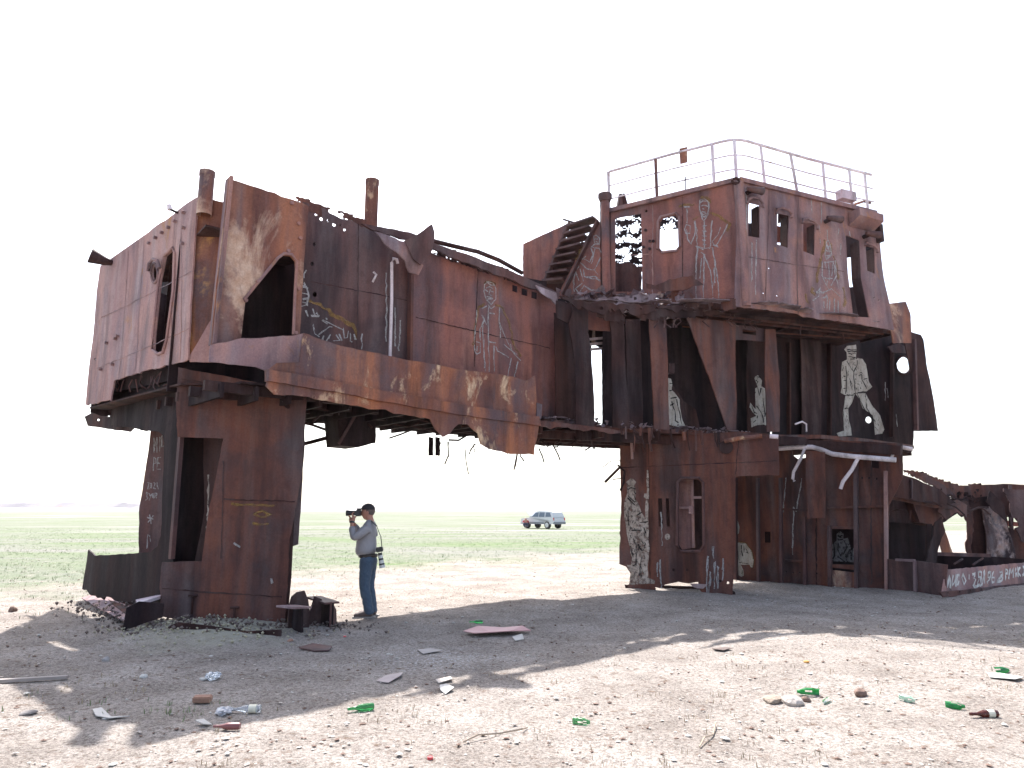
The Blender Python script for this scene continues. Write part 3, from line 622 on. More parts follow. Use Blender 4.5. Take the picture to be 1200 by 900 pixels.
# ================================================================ bridge block on the right
random.seed(5)
UZ = 6.02; MZ = 3.30; TZ = 8.8
w1 = plate('bridge_wall', [(716, 246), (760, 237), (800, 228), (864, 212), (862, 358, .02), (800, 352, .02), (760, 348, .03), (716, 346)], W1, 'red', g=.22,
    holes=[[(721, 256), (751, 250), (753, 300), (753, 342), (721, 342)], [(773, 260), (776, 256), (791, 252), (794, 256), (795, 289), (792, 292), (776, 294), (773, 291)], [(755, 344), (758, 344), (759, 356), (756, 356)], circ(757, 247, 1.6)],
    label='left reddish wall of the wheelhouse with an open doorway and a square window')
hframe('window_frame', [(771, 260), (774, 254), (792, 250), (796, 254), (797, 289), (793, 294), (776, 296), (771, 292)], W1, 'grey', w1, r=.03)
strokes('weld_seam', [[(725, 352), (860, 350)], [(800, 230), (800, 350)]], W1, 'dark', w1, w_=.018)
strokes('weld_seam', [[(740, 300), (762, 298)], [(765, 240), (765, 345)]], W1, 'grey', w1, w_=.03)
for x, y in ((757, 270), (762, 283), (755, 290), (762, 292), (766, 283)):
    P = W1.at(x, y); P += W1.n * dent(P); tube('bolt', [P, P + W1.n * .03], .035, 'dark', w1, n=7)
T = (770, 220, 6)
strokes('chalk_figure', [[(300,90),(295,150),(310,190),(330,205),(355,190),(365,140),(360,100),(335,80),(300,90)], [(310,130),(330,125)],[(340,125),(355,130)],[(315,165),(340,170)],[(320,150),(335,155)],[(305,110),(325,95),(355,100)],[(310,175),(325,190),(345,180)],[(310,195),(330,235),(350,200)],[(320,270),(345,270)],[(320,305),(345,305)],[(318,340),(345,340)],[(320,370),(345,370)],[(325,400),(345,400)],[(330,235),(332,430)],[(265,230),(280,300),(280,420)],[(385,230),(380,330),(370,430)],[(260,240),(270,310),(240,400),(215,360),(205,290)],[(205,260),(190,290),(200,320),(230,320),(230,270),(205,260)],[(210,150),(210,250)],[(190,130),(230,130)],[(500,260),(440,370),(410,410),(390,380),(430,330),(450,280)],[(395,400),(430,410)],[(285,420),(275,600),(275,780)],[(310,500),(300,640)],[(330,470),(325,780)],[(330,470),(380,600),(390,760)],[(390,420),(420,600),(435,760)],[(400,560),(400,690)],[(275,780),(290,810),(320,800),(320,780)],[(390,770),(400,800),(440,790),(430,760)],[(275,410),(330,430),(380,420)],[(310,455),(340,470)]], W1, 'chalk', w1, w_=.03, T=T, label='chalk drawing of a man in a buttoned coat with one hand on his hip')
strokes('ochre_outline', [[(150,130),(265,120)],[(370,175),(440,205),(510,260),(490,310)],[(255,225),(290,200)],[(310,65),(350,70),(375,110)]], W1, 'ochre', w1, w_=.06, T=T, lift=.007)
w2 = plate('bridge_wall', [(864, 212), (900, 220), (940, 231), (975, 238), (1022, 246), (1027, 251), (1030, 275), (1037, 330), (1047, 387), (1000, 379, .03), (940, 370, .03), (900, 362, .03), (862, 359, .01)], W2, 'grey', g=.22,
    holes=[[(876, 238), (889, 241), (890, 279), (876, 277)], [(910, 250), (924, 253), (924, 290), (911, 286)], [(941, 260), (955, 263), (955, 299), (942, 294)], [(992, 275), (1008, 281), (1010, 325), (1019, 372), (999, 371), (995, 320)], [(1015, 287), (1025, 291), (1026, 321), (1017, 317)],
      circ(902, 314, .9), circ(896, 343, .9), circ(912, 346, .9), circ(1024, 349, 1), circ(1029, 352, 1)], label='grey-purple front wall of the wheelhouse with four windows and a doorway')
for fr in ([(874, 240), (875, 235), (880, 232), (888, 234), (892, 240), (892, 244)], [(908, 251), (909, 246), (914, 244), (923, 247), (926, 252), (926, 256)], [(939, 262), (940, 258), (945, 256), (954, 260), (957, 265), (957, 269)], [(1014, 288), (1015, 284), (1024, 288), (1028, 292), (1028, 296)]):
    hframe('window_brow', fr, W2, 'grey', w2, off=.05, r=.035, closed=False)
for a in ([(889.5, 241), (890, 279)], [(924, 253), (924, 290)], [(955, 263), (955, 299)], [(1025, 291), (1026, 321)]):
    p_, q_ = W2.at(*a[0], -.0), W2.at(*a[1], -.0); beam('window_reveal', [(p_ - W2.n * .13 + W2.d * .02, q_ - W2.n * .13 + W2.d * .02)], 'dark', .07, .2, w2, up=W2.n)
v_ = -W2.n * .15 + W2.d * .02; beam('door_reveal', [(W2.at(1008, 282) + v_, W2.at(1010, 325) + v_), (W2.at(1010, 325) + v_, W2.at(1019, 372) + v_)], 'dark', .08, .24, w2, up=W2.n)
T = (940, 260, 6.92)
strokes('chalk_figure', [[(205,60),(210,160)],[(200,160),(215,150),(230,180),(240,260),(200,300),(185,260),(200,160)],[(200,200),(230,200)],[(195,230),(235,240)],[(200,270),(235,270)],[(205,180),(225,250)],[(170,320),(165,430),(200,520)],[(270,310),(275,440),(230,520)],[(190,320),(200,380)],[(215,330),(225,480)],[(250,330),(240,440)],[(180,330),(265,320)],[(180,450),(250,460)],[(205,480),(200,520),(225,560)],[(130,560),(150,530),(140,600),(90,640)],[(160,580),(240,540),(300,600)],[(280,470),(300,540)],[(260,350),(265,430)],[(180,640),(180,700)],[(205,600),(205,700)],[(225,620),(225,720)],[(265,620),(265,740)],[(290,640),(295,740)],[(130,30),(145,90)],[(145,140),(150,190)],[(300,50),(295,110)],[(315,170),(320,270)],[(390,75),(395,115)],[(120,580),(160,560)],[(170,620),(205,590)]], W2, 'chalk', w2, w_=.035, T=T, label='smeared chalk drawing of a seated figure with paint drips')
strokes('ochre_outline', [[(190,150),(170,240),(140,380),(120,490)],[(235,170),(240,250)],[(260,280),(290,360),(300,470)],[(90,530),(80,560),(105,580)],[(340,540),(340,700)],[(30,580),(60,650)]], W2, 'ochre', w2, w_=.08, T=T, lift=.006)
strokes('weld_seam', [[(900, 222), (898, 360)], [(934, 232), (936, 368)], [(868, 300), (990, 318)]], W2, 'purple', w2, w_=.018)
strokes('paint_drip', [[(886, 281), (886, 345)], [(880, 284), (881, 330)], [(873, 220), (874, 350)], [(950, 232), (951, 250)], [(962, 236), (962, 262)]], W2, 'chalk', w2, w_=.03)
C0 = W2.at(864, 213); C1 = W2.at(862, 357)
tube('corner_post', [Vector((4.99, 14.62, C1.z)), Vector((4.99, 14.62, (C0.z + C1.z) / 2)), Vector((4.99, 14.62, C0.z))], .11, 'grey', n=14)
# back walls and inner panels of the wheelhouse
a = W1.back(W1.len, 0); W1E = (a.x, a.y)
WB = Pl((2.9, 18.6), (6.6, 19.6))
lace('eaten_wall', [(715, 245), (765, 240), (765, 320), (715, 318)], Pl((2.3, 17.6), (4.2, 17.2)), 'black', cell=.024, thr=-.02, scale=6.5, strx=.6, rough=.6)
plate('inner_panel', [(718, 308, .05), (752, 312, .05), (752, 350), (718, 350)], Pl((2.3, 17.5), (4.2, 17.1)), 'purple')
lace('eaten_wall', [(770, 250), (796, 250), (796, 268), (770, 270)], Pl((3.2, 17.6), (4.6, 17.2)), 'black', cell=.024, thr=-.05, scale=6.5, strx=.6, rough=.6)
plate('inner_panel', [(904, 263), (922, 268), (924, 284), (905, 284)], W2, 'red', off=-.9, g=.4)
plate('inner_panel', [(912, 240), (926, 240), (926, 256), (918, 259), (912, 262)], W2, 'dark', off=-.8, g=.4)
plate('curled_panel', [(938, 255), (958, 258), (958, 305), (938, 300)], W2, 'ledge', off=-1.1, g=.15, curl=lambda P: W2.n * (-.25 * sin((P - W2.p).dot(W2.d) * 5)))
plate('inner_panel', [(980, 262), (1030, 270), (1036, 396), (985, 392)], W2, 'black', off=-2.4, g=.5, holes=[[(985, 303), (1006, 300), (1009, 303), (1012, 331), (1009, 335), (985, 338)]])
plate('inner_panel', [(870, 262), (880, 262), (880, 285), (870, 285)], W2, 'dark', off=-1.9, g=.4)
# rim of the roof and the railing
def wq(plane, u, off, z): P = plane.back(u, z, off); return (P.x, P.y)
hplate('roof_rim', [wq(W1, W1.len, .03, 0), wq(W1, 0, .03, 0), wq(W2, W2.len, .03, 0), (*wq(W2, W2.len, -.7, 0), .08), (*wq(W2, 1.2, -.6, 0), .08), (*wq(W1, .9, -.5, 0), .08), wq(W1, W1.len, -.45, 0)], TZ + .0, 'dark', thick=.05)
beam('roof_coaming', [(W1.back(W1.len, TZ - .02, .05), W1.back(0, TZ, .05)), (W2.back(0, TZ, .05), W2.back(W2.len, TZ - .02, .05))], 'grey', .06, .10)
RZ = 1.02
rail = empty('railing', (0, 0, 0), '', ''); del rail['label']; del rail['category']; rail.parent = ROOT
PI1 = W1.back(.35, 0, -.02); PI2 = W2.back(.35, 0, -.02)
def railpts(z):
    c = W1.back(0, 0, -.02)
    pts = [W1.back(W1.len + .0, z, -.02), W1.back(1.5, z + .02, -.02), PI1 + Vector((0, 0, z))]
    for t in (.25, .5, .75): pts.append((PI1.lerp(c, t)).lerp(c.lerp(PI2, t), t) + Vector((0, 0, z)))
    return pts + [PI2 + Vector((0, 0, z)), W2.back(2.2, z - .03, -.02), W2.back(W2.len + .05, z, -.02)]
tube('top_rail', railpts(TZ + RZ), .032, 'whitepipe', rail, n=8)
tube('mid_rail', railpts(TZ + RZ * .64), .016, 'whitepipe', rail, n=6); tube('mid_rail', railpts(TZ + RZ * .30), .016, 'whitepipe', rail, n=6)
for x, y in ((714, 247), (770, 234), (837, 218)):
    r = W1.at(x, y, -.02); u = (r - W1.p).dot(W1.d); tube('railing_post', [W1.back(u, TZ, -.02), W1.back(u, TZ + RZ, -.02)], .038, 'ledge' if x == 770 else 'whitepipe', rail, n=8)
tube('railing_post', [W1.back(.05, TZ, -.06), W1.back(.05, TZ + RZ, -.06)], .038, 'whitepipe', rail, n=8)
for x, y, lean in ((897, 222, -.06), (935, 230, -.14), (968, 238, 0), (999, 243, 0), (1017, 246, 0)):
    r = W2.at(x, y, -.02); u = (r - W2.p).dot(W2.d); tube('railing_post', [W2.back(u, TZ, -.02), W2.back(u + lean, TZ + RZ, -.02)], .034, 'whitepipe', rail, n=8)
plate('rail_tag', [(796, 174), (805, 172), (805, 190), (797, 192)], W1, 'ledge', off=0, g=.3, amp=.2, parent=rail)
beam('light_box', [(W2.at(983, 228, .03), W2.at(1000, 232, .03))], 'whitepipe', .18, .22, rail, label='white metal box fixed to the railing')
tube('short_rod', [W1.at(803, 228, 0), W1.at(803, 207, 0)], .015, 'purple', rail, n=6)
tube('mast_stub', [W1.at(728, 243, -.3), W1.at(727, 228, -.3)], .07, 'purple', n=8, radii=[.13, .05]); tube('mast_stub', [W1.at(732, 243, -.3), W1.at(731, 227, -.3)], .07, 'dark', n=8, radii=[.1, .03])
tube('low_rail', [W2.at(1000, 240, -.3), W2.at(1012, 236, -.3), W2.at(1020, 238, -.3)], .03, 'patchy', rail, n=7)
# lamps and the box on the front
for x, y in ((876, 226), (969, 259), (1014, 277)):
    P = W2.at(x, y, .05); q = P + W2.n * .16 + W2.d * .22 + Vector((0, 0, .02))
    o = tube('flood_lamp', [P - W2.n * .05, P + W2.n * .16], .05, 'dark', n=8)
    tube('lamp_housing', [P + W2.n * .16 - W2.d * .16, P + W2.n * .17, q, q + W2.d * .06], .08, 'purple', o, n=12, radii=[.04, .07, .08, .09])
    tube('lamp_glass', [q + W2.d * .055, q + W2.d * .075], .07, 'whitepipe', o, n=12)
bx = bmesh.new(); add_box(bx, W2.at(1001, 254, .16), W2.at(1029, 262, .16), .32, .34); 
for v in bx.verts:
    if v.co.z < W2.at(1015, 260, .1).z - .02 and (v.co - W2.p).dot(W2.n) > .16: v.co.z += .16
finish(bx, 'lamp_shelf', M['grey'], ROOT, ORG, smooth=False)
beam('end_bracket', [(W2.at(1029, 264, .05), W2.at(1031, 284, .05))], 'dark', .18, .1)
tube('eyelet', [W2.at(862 + 4 * cos(t), 212 + 3 * sin(t), .12) for t in [i / 8 * tau for i in range(9)]], .03, 'dark', n=6)
# ladder stair, its side panels and the vent pole
plate('stair_side', [(613, 286), (640, 274), (668, 261), (655, 298), (636, 340), (613, 336)], W1, 'red', off=-.05, g=.3)
st = plate('stair_panel', [(698, 258), (704, 262), (704, 350), (650, 350), (656, 342)], W1, 'red', off=.04, g=.25, label='triangular reddish plate beside the stair')
plate('stair_side', [(703, 230), (716, 247), (716, 347), (703, 347)], W1, 'purple', off=-.05, g=.3)
T = (640, 250, 7.5)
strokes('chalk_figure', [[(425,200),(445,190),(475,220),(470,270),(430,270),(425,200)],[(430,270),(400,300),(470,310),(490,350)],[(400,310),(420,360),(390,430),(330,400)],[(440,310),(400,450)],[(480,390),(430,500),(460,540)],[(300,400),(260,500),(240,600),(250,690)],[(270,430),(290,470),(250,500)],[(260,510),(290,590)],[(330,500),(340,560),(480,590)],[(300,430),(360,490),(430,500)],[(360,570),(440,560),(480,600)],[(320,610),(260,660),(290,700),(340,630)],[(340,640),(400,680),(480,670),(485,640)],[(300,490),(330,600)],[(355,380),(320,410)],[(435,225),(460,230)],[(440,250),(460,255)]], W1, 'chalk', st, off=.04, w_=.03, T=T, label='chalk drawing of a seated person leaning on a knee')
strokes('ochre_outline', [[(330,310),(290,360),(260,420)]], W1, 'ochre', st, off=.04, w_=.12, T=T, lift=.007)
stair = beam('stair_stringer', [(W1.at(668, 261, .12), W1.at(636, 336, .12)), (W1.at(701, 259, .12), W1.at(659, 345, .12))], 'purple', .04, .14, up=W1.n)
for i in range(8):
    f = (i + .35) / 8; a_ = (668 - 32 * f, 263 + 72 * f); b_ = (700 - 41 * f, 259 + 82 * f - 2)
    beam('stair_tread', [(W1.at(a_[0], a_[1] + 1, .05), W1.at(b_[0], b_[1] - 4, .05))], 'purple', .34, .05, stair)
wallz('stair_back', W1, 3.2, 5.4, 6.2, 8.35, 'dark', off=-.45, jag=.1)
vp = tube('vent_pole', [W1.at(711, 346, .12), W1.at(710, 290, .12), W1.at(709, 234, .12)], .1, 'red', n=14)
tube('pole_cap', [W1.at(709, 236, .12), W1.at(709, 232, .12), W1.at(709, 228, .12), W1.at(709, 226, .12)], .15, 'purple', vp, n=14, radii=[.13, .17, .17, .1])
tube('loose_rod', [W1.at(660, 257, 0), W1.at(676, 262, 0)], .025, 'dark', n=6)
# upper deck: sheet, ribs, crumbling edge
e = [onz(x, y, UZ) for x, y in ((668, 353), (730, 360), (800, 356), (862, 357), (905, 360), (960, 370), (1000, 376), (1048, 385))]
dirn = Vector((MM.d.x, MM.d.y, 0)); bk = -MM.n
pts = [(P.x, P.y, .07) for P in e[:-1]] + [(e[-1].x, e[-1].y)] + [((e[-1] + bk * 3.2).x, (e[-1] + bk * 3.2).y), ((e[3] + bk * 4.2).x, (e[3] + bk * 4.2).y), ((e[0] + bk * 2.6).x, (e[0] + bk * 2.6).y)]
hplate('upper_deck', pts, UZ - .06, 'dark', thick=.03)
for k in range(7):
    o = .0 + k * .15; s_ = (e[2] if k < 4 else e[1]) + bk * o + Vector((0, 0, -.11)); t_ = e[-1] + bk * (o * .9) + Vector((0, 0, -.11)) - dirn * (.06 * k + random.uniform(0, .4) * (k < 4))
    beam('deck_rib', [(s_, t_)], 'brown' if k % 2 else 'dark', .035, .09)
for k in range(6):
    f = k / 5; s_ = e[1].lerp(e[-1], f); beam('cross_rib', [(s_ + bk * .1 + Vector((0, 0, -.12)), s_ + bk * .95 + Vector((0, 0, -.12)))], 'dark', .05, .06)
def shift(P, a): q = P - bk * a; return (q.x, q.y)
lace('crumbled_edge', [(P.x, P.y) for P in [v + bk * .1 for v in e[:4]]] + [shift(e[3], .35), shift(e[2], .5), shift(e[1], .5), shift(e[0], .25)], None, 'edge', ty=UZ + .0, cell=.05, thr=-.12, scale=2.2, seed=3)
lace('crumbled_edge', [(P.x, P.y) for P in [v + bk * .15 for v in e[3:]]] + [shift(e[7], .05), shift(e[6], .3), shift(e[5], .35), shift(e[4], .3), shift(e[3], .3)], None, 'edge', ty=UZ + .02, cell=.05, thr=-.1, scale=2.4, seed=6)
lace('eaten_sheet', [(655, 346), (720, 342), (800, 350), (862, 350), (862, 362), (790, 366), (700, 366), (668, 360)], W1, 'brown', off=.35, cell=.045, thr=-.22, scale=3, seed=2)
lace('eaten_sheet', [(668, 356), (790, 362), (862, 358), (900, 362), (900, 366), (860, 368), (780, 374), (720, 376), (690, 368)], MM, 'dark', off=.15, cell=.045, thr=-.3, scale=3, seed=8)
plate('torn_sheet', [(754, 330, .04), (768, 335, .04), (800, 324, .04), (812, 322, .04), (824, 333, .04), (800, 340, .04), (776, 342, .04), (758, 338, .04)], W1, 'brown', off=.8, g=.12, jag=.04)
lace('torn_sheet', [(786, 338), (802, 338), (814, 348), (822, 362), (792, 362), (784, 350), (776, 342)], W1, 'brown', off=.6, cell=.03, thr=-.12, scale=5, seed=5)
plate('torn_sheet', [(668, 352, .04), (700, 350, .05), (745, 346, .05), (775, 344, .05), (765, 352, .05), (730, 360, .05), (690, 362, .05)], W1, 'edge', off=.7, g=.1, jag=.05, holes=[blob(700, 356, 2.5), blob(722, 353, 3), blob(745, 350, 2)])
plate('deck_drape', [(655, 347, .03), (700, 354, .06), (760, 357, .06), (830, 356, .05), (862, 357), (862, 362, .05), (800, 362, .09), (740, 368, .11), (700, 366, .10), (672, 358, .06)], MM, 'dark', off=.25, g=.12, holes=[blob(705, 361, 2.2), blob(716, 364, 1.6), blob(735, 364, 2.6), blob(751, 362, 1.5), blob(770, 361, 1.8)])
lace('deck_fringe', [(900, 360), (1048, 384), (1048, 389), (960, 374), (900, 366)], MM, 'brown', off=.05, cell=.035, thr=-.1, scale=3, seed=12)
random.seed(21)
for k in range(14):
    x = random.uniform(735, 985); P = MM.at(x, 366 + max(0, x - 860) * .13, .1)
    tube('wire', [P, P + Vector((.03, 0, -.12)), P + Vector((random.uniform(-.12, .12), 0, -.2)), P + Vector((random.uniform(-.1, .1), 0, -.33))], .015, 'purple', n=5)
plate('side_wing', [(1040, 356), (1060, 354), (1065, 368), (1067, 402), (1046, 402)], W2, 'patchy', off=-.15, g=.3)
# middle storey: frames, pillars and panels between the two decks
def mp(name, pts, mat, off=0.0, **k): return plate(name, pts, MM, mat, off=off, **k)
mp('header_plate', [(652, 352), (672, 356), (690, 364), (690, 388), (664, 378), (652, 372)], 'dark', -.05)
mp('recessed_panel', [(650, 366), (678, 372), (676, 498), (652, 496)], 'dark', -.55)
mp('bent_plate', [(672, 360), (682, 372), (690, 395), (697, 500), (674, 498), (672, 420), (666, 380)], 'dark', -.02, g=.15, curl=lambda P: MM.n * .05 * sin((P.z - 3.3) * 1.4))
mp('header_plate', [(684, 362), (722, 370), (720, 388), (688, 386)], 'brown', -.15)
beam('slat', [(MM.at(688, 398 + i * 6, -.8), MM.at(708, 396 + i * 6, -.8)) for i in range(3)], 'litslat', .05, .05)  # light falling on the slats is put into their pale colour
mp('pillar_or_gap_plate', [(707, 388), (722, 382), (722, 500), (707, 500)], 'black', -.7)
mp('pillar_or_gap_plate', [(715, 370), (731, 372), (733, 420), (737, 502), (717, 501), (718, 400)], 'dark', -.1, g=.15, curl=lambda P: MM.n * .03 * sin((P.z) * 2.4))
mp('pillar_or_gap_plate', [(733, 374), (750, 374), (753, 502), (735, 502)], 'dark', -.3, g=.15)
mp('pillar_or_gap_plate', [(750, 374), (764, 374), (765, 502), (753, 502)], 'black', -.9)  # no pillar here: black sheet painting the shade of the gap
mp('pillar_or_gap_plate', [(761, 368), (780, 370), (784, 504), (766, 503)], 'brown', .02, g=.2)
mp('socket_box', [(783, 426), (790, 426), (790, 438), (783, 438)], 'dark', -.1, thick=.1, g=.4)
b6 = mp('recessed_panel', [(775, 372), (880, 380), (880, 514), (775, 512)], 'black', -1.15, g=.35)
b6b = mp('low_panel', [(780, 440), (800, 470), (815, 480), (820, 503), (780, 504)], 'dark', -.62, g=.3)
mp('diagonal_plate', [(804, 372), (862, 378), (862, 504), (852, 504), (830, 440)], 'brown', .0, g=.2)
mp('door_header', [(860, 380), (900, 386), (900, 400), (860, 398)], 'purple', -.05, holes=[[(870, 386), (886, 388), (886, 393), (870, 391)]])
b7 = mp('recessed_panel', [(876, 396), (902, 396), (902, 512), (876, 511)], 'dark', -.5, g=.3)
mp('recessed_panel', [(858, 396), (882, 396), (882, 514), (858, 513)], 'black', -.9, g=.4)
mp('pillar_or_gap_plate', [(897, 386), (909, 386), (914, 440), (913, 506), (898, 506)], 'brown', .03, g=.2)
mp('pillar_or_gap_plate', [(938, 396), (962, 400), (962, 517), (940, 516)], 'dark', -.9, g=.3)
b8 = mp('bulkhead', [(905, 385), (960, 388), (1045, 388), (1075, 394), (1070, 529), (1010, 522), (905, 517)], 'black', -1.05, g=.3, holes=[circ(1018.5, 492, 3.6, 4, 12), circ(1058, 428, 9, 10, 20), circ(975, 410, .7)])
for x in (924, 972, 1045): beam('stiffener', [(MM.at(x, 402, -1.0), MM.at(x, 512, -1.0))], 'dark', .05, .12, b8, up=MM.n)
hframe('porthole_rim', circ(1058, 428, 9.6, 10.6), MM, 'dark', b8, off=-1.05, r=.03)
strokes('paint_drip', [[(1036, 448), (1037, 470)], [(1050, 485), (1051, 500)], [(1038, 455), (1040, 466)], [(1068, 440), (1069, 455)]], MM, 'chalk', b8, off=-1.05, w_=.04)
mp('side_plate', [(1056, 386), (1080, 392), (1083, 398), (1086, 425), (1092, 455), (1099, 505), (1070, 505), (1068, 440)], 'dark', -.3, g=.2, label='bent plate sticking out on the right edge')
beam('stiffener', [(MM.at(1071, 398, -.25), MM.at(1074, 504, -.25))], 'purple', .06, .1, up=MM.n)
plate('brow_plate', [(1040, 406), (1055, 402), (1064, 410), (1062, 414), (1044, 413)], MM, 'purple', off=-.85, g=.3)
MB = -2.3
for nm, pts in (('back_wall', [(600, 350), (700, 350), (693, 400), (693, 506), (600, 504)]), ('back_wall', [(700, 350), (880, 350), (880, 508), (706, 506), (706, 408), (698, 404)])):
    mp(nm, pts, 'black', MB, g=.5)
# painted figures on this storey
T = (970, 395, 7.2); fo = -1.05
f8 = decal('painted_officer', [[(135,105),(160,75),(235,65),(240,105),(235,190),(250,176),(290,185),(320,230),(350,380),(375,420),(340,450),(320,465),(265,470),(230,470),(190,495),(150,490),(135,485),(108,470),(118,420),(112,300),(120,210),(160,190),(155,130)], [(148,497),(230,482),(205,560),(175,600),(180,700),(200,770),(205,830),(90,840),(75,810),(135,790),(125,650)], [(235,477),(320,472),(370,570),(440,660),(475,780),(460,815),(400,825),(392,745),(380,660),(300,600),(270,520)]], MM, 'stencil', b8, off=fo, T=T, label='painted officer in a white coat and peaked cap, walking')
strokes('ink_lines', [[(155,200),(180,240),(215,290),(240,250),(250,200)],[(215,290),(222,400),(235,470)],[(145,240),(155,300),(155,420),(145,480)],[(235,315),(240,320)],[(230,355),(240,358)],[(235,390),(242,395)],[(280,385),(285,388)],[(278,430),(285,433)],[(240,435),(246,440)],[(285,320),(290,360),(330,440)],[(130,430),(145,430)],[(155,490),(220,490)],[(245,470),(330,462)],[(160,108),(238,108)],[(160,122),(236,125)],[(170,140),(200,150)],[(205,140),(230,145)],[(170,170),(230,172)],[(185,185),(225,187)],[(140,610),(170,600)],[(250,480),(300,580),(330,640)],[(320,480),(330,600),(400,720)],[(185,370),(200,400)],[(270,300),(290,300)],[(300,360),(330,350)],[(130,330),(145,330)],[(130,370),(150,365)]], MM, 'ink', f8, off=fo, lift=.014, w_=.035, T=T)
T = (775, 430, 8.89)
f6 = decal('painted_figure', [[(60,115),(95,125),(108,180),(100,240),(130,270),(180,340),(185,420),(215,560),(260,640),(190,650),(170,625),(115,615),(60,600)]], MM, 'stencil', b6b, off=-.62, T=T, label='white painted figure half hidden behind a pillar')
strokes('ink_lines', [[(75,250),(105,245)],[(85,330),(150,320)],[(100,360),(130,460),(140,560)],[(150,340),(180,480),(205,600)],[(80,170),(105,180)],[(85,400),(120,380)],[(130,560),(170,580)]], MM, 'ink', f6, off=-.62, lift=.012, w_=.03, T=T)
T = (775, 430, 8.89)
f7 = decal('painted_figure', [[(980,100),(1010,85),(1050,140),(1045,200),(1090,230),(1100,400),(1103,600),(1085,610),(1060,600),(1000,605),(935,630),(930,535),(990,510),(950,470),(920,420),(930,370),(965,420),(985,440),(985,220),(1010,210),(1000,180),(975,120)]], MM, 'stencil', b7, off=-.5, T=T, label='white painted man standing in a narrow doorway with a dog at his side')
strokes('ink_lines', [[(985,140),(1010,150),(1000,175)],[(1010,215),(1025,300),(1040,220)],[(1060,320),(1075,520)],[(990,400),(1040,480),(1060,580)],[(940,400),(970,470),(1000,490)],[(1000,510),(1000,540)],[(950,580),(980,560)],[(1000,100),(1040,110)]], MM, 'ink', f7, off=-.5, lift=.012, w_=.035, T=T)
# middle deck: sheet, hanging fascia, pipes
m = [onz(x, y, MZ) for x, y in ((636, 494), (680, 498), (730, 504), (800, 506), (862, 508), (915, 512), (960, 512), (1010, 516), (1069, 524))]
pts = [(P.x, P.y, .04) for P in m[:-1]] + [(m[-1].x, m[-1].y)] + [((m[-1] + bk * 2.6).x, (m[-1] + bk * 2.6).y), ((m[4] + bk * 3.4).x, (m[4] + bk * 3.4).y), ((m[0] + bk * 2.2).x, (m[0] + bk * 2.2).y)]
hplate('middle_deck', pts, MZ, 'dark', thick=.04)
lace('rubble_edge', [(P.x, P.y) for P in [v + bk * .5 for v in m[:5]]] + [(P.x, P.y) for P in [v - bk * .1 for v in reversed(m[:5])]], None, 'edge', ty=MZ + .07, cell=.05, thr=-.12, scale=4, seed=14)
beam('deck_edge', [(p_ - bk * .02, q_ - bk * .02) for p_, q_ in zip(m, m[1:])], 'brown', .06, .09)
plate('deck_fascia', [(632, 493), (680, 498), (732, 505), (732, 509, .04), (680, 504, .05), (634, 500, .05)], MM, 'brown', off=.03, g=.15)
beam('deck_girder', [(m[0] + bk * o_ + Vector((0, 0, -.16)), m[4] + bk * o_ + Vector((0, 0, -.16))) for o_ in (.5, 1.1, 1.8)], 'dark', .06, .2)
for k in range(16):
    p_ = m[0].lerp(m[2], random.random()) + bk * random.uniform(.1, 1.8) + Vector((0, 0, -.2)); q_ = p_ + Vector((random.uniform(-.5, .5), random.uniform(-.4, .4), random.uniform(-.2, 0)))
    tube('hanging_bar', [p_, p_.lerp(q_, .5) + Vector((0, 0, -.05)), q_], random.uniform(.01, .025), 'dark', n=6)
plate('deck_fascia', [(910, 511), (1000, 515), (1068, 523), (1068, 530, .03), (1000, 524, .04), (910, 521, .03)], MM, 'dark', off=.0, g=.2)
for k in range(9):
    f = k / 8; s_ = m[0].lerp(m[-1], f) + Vector((0, 0, -.12)); beam('cross_beam', [(s_ + bk * .05, s_ + bk * 2.2)], 'dark', .06, .2)
random.seed(31)
for k in range(22):
    x = random.uniform(726, 905); P = MM.at(x, 508, .1); P.z = MZ - .03; Ln = random.uniform(.12, .5)
    tube('hanging_strip', [P, P + Vector((.0, 0, -Ln * .5)), P + Vector((random.uniform(-.05, .09), -.02, -Ln))], random.uniform(.01, .03), 'brown' if k % 2 else 'dark', n=5)
def tp(pts, pl_, off): return [pl_.at(x, y, off) for x, y in pts]
tube('old_pipe', tp([(849, 517), (870, 513), (893, 511)], T1, .12), .045, 'ledge')
tube('old_pipe', tp([(902, 511), (912, 512)], T1, .3), .045, 'whitepipe')
tube('bent_pipe', tp([(905, 526), (935, 524), (952, 524), (963, 527), (975, 532), (1000, 535), (1050, 539)], T2, .35), .055, 'whitepipe', label='long bent pipe with flaking white paint')
tube('bent_pipe', tp([(943, 526), (938, 538), (930, 553), (929, 561), (931, 564)], T2, .4), .035, 'whitepipe')
tube('bent_pipe', tp([(1006, 536), (998, 551), (988, 564), (985, 573)], T2, .35), .04, 'whitepipe')
tube('bent_pipe', tp([(1045, 536), (1048, 528), (1051, 525), (1053, 532)], T2, .3), .03, 'whitepipe')
tube('old_pipe', tp([(1056, 524), (1068, 526)], MM, .05), .05, 'whitepipe'); tube('old_pipe', tp([(1001, 521), (1010, 522)], MM, .05), .04, 'whitepipe')
tube('bent_rod', tp([(945, 506), (945, 497), (940, 494), (932, 497)], MM, -.1), .02, 'whitepipe', n=6)
flakes('rust_flakes', 230, lambda: W1.at(random.uniform(655, 800), random.gauss(351, 6), random.uniform(.3, .75)), 1, 'curled rust flakes along the upper deck edge', smin=.04, smax=.2)
flakes('rust_flakes', 120, lambda: (lambda x: MM.at(x, 360 + max(0, x - 900) * .20 + random.gauss(0, 3), random.uniform(.0, .25)))(random.uniform(800, 1045)), 2, 'curled rust flakes under the wheelhouse front', smin=.04, smax=.17)
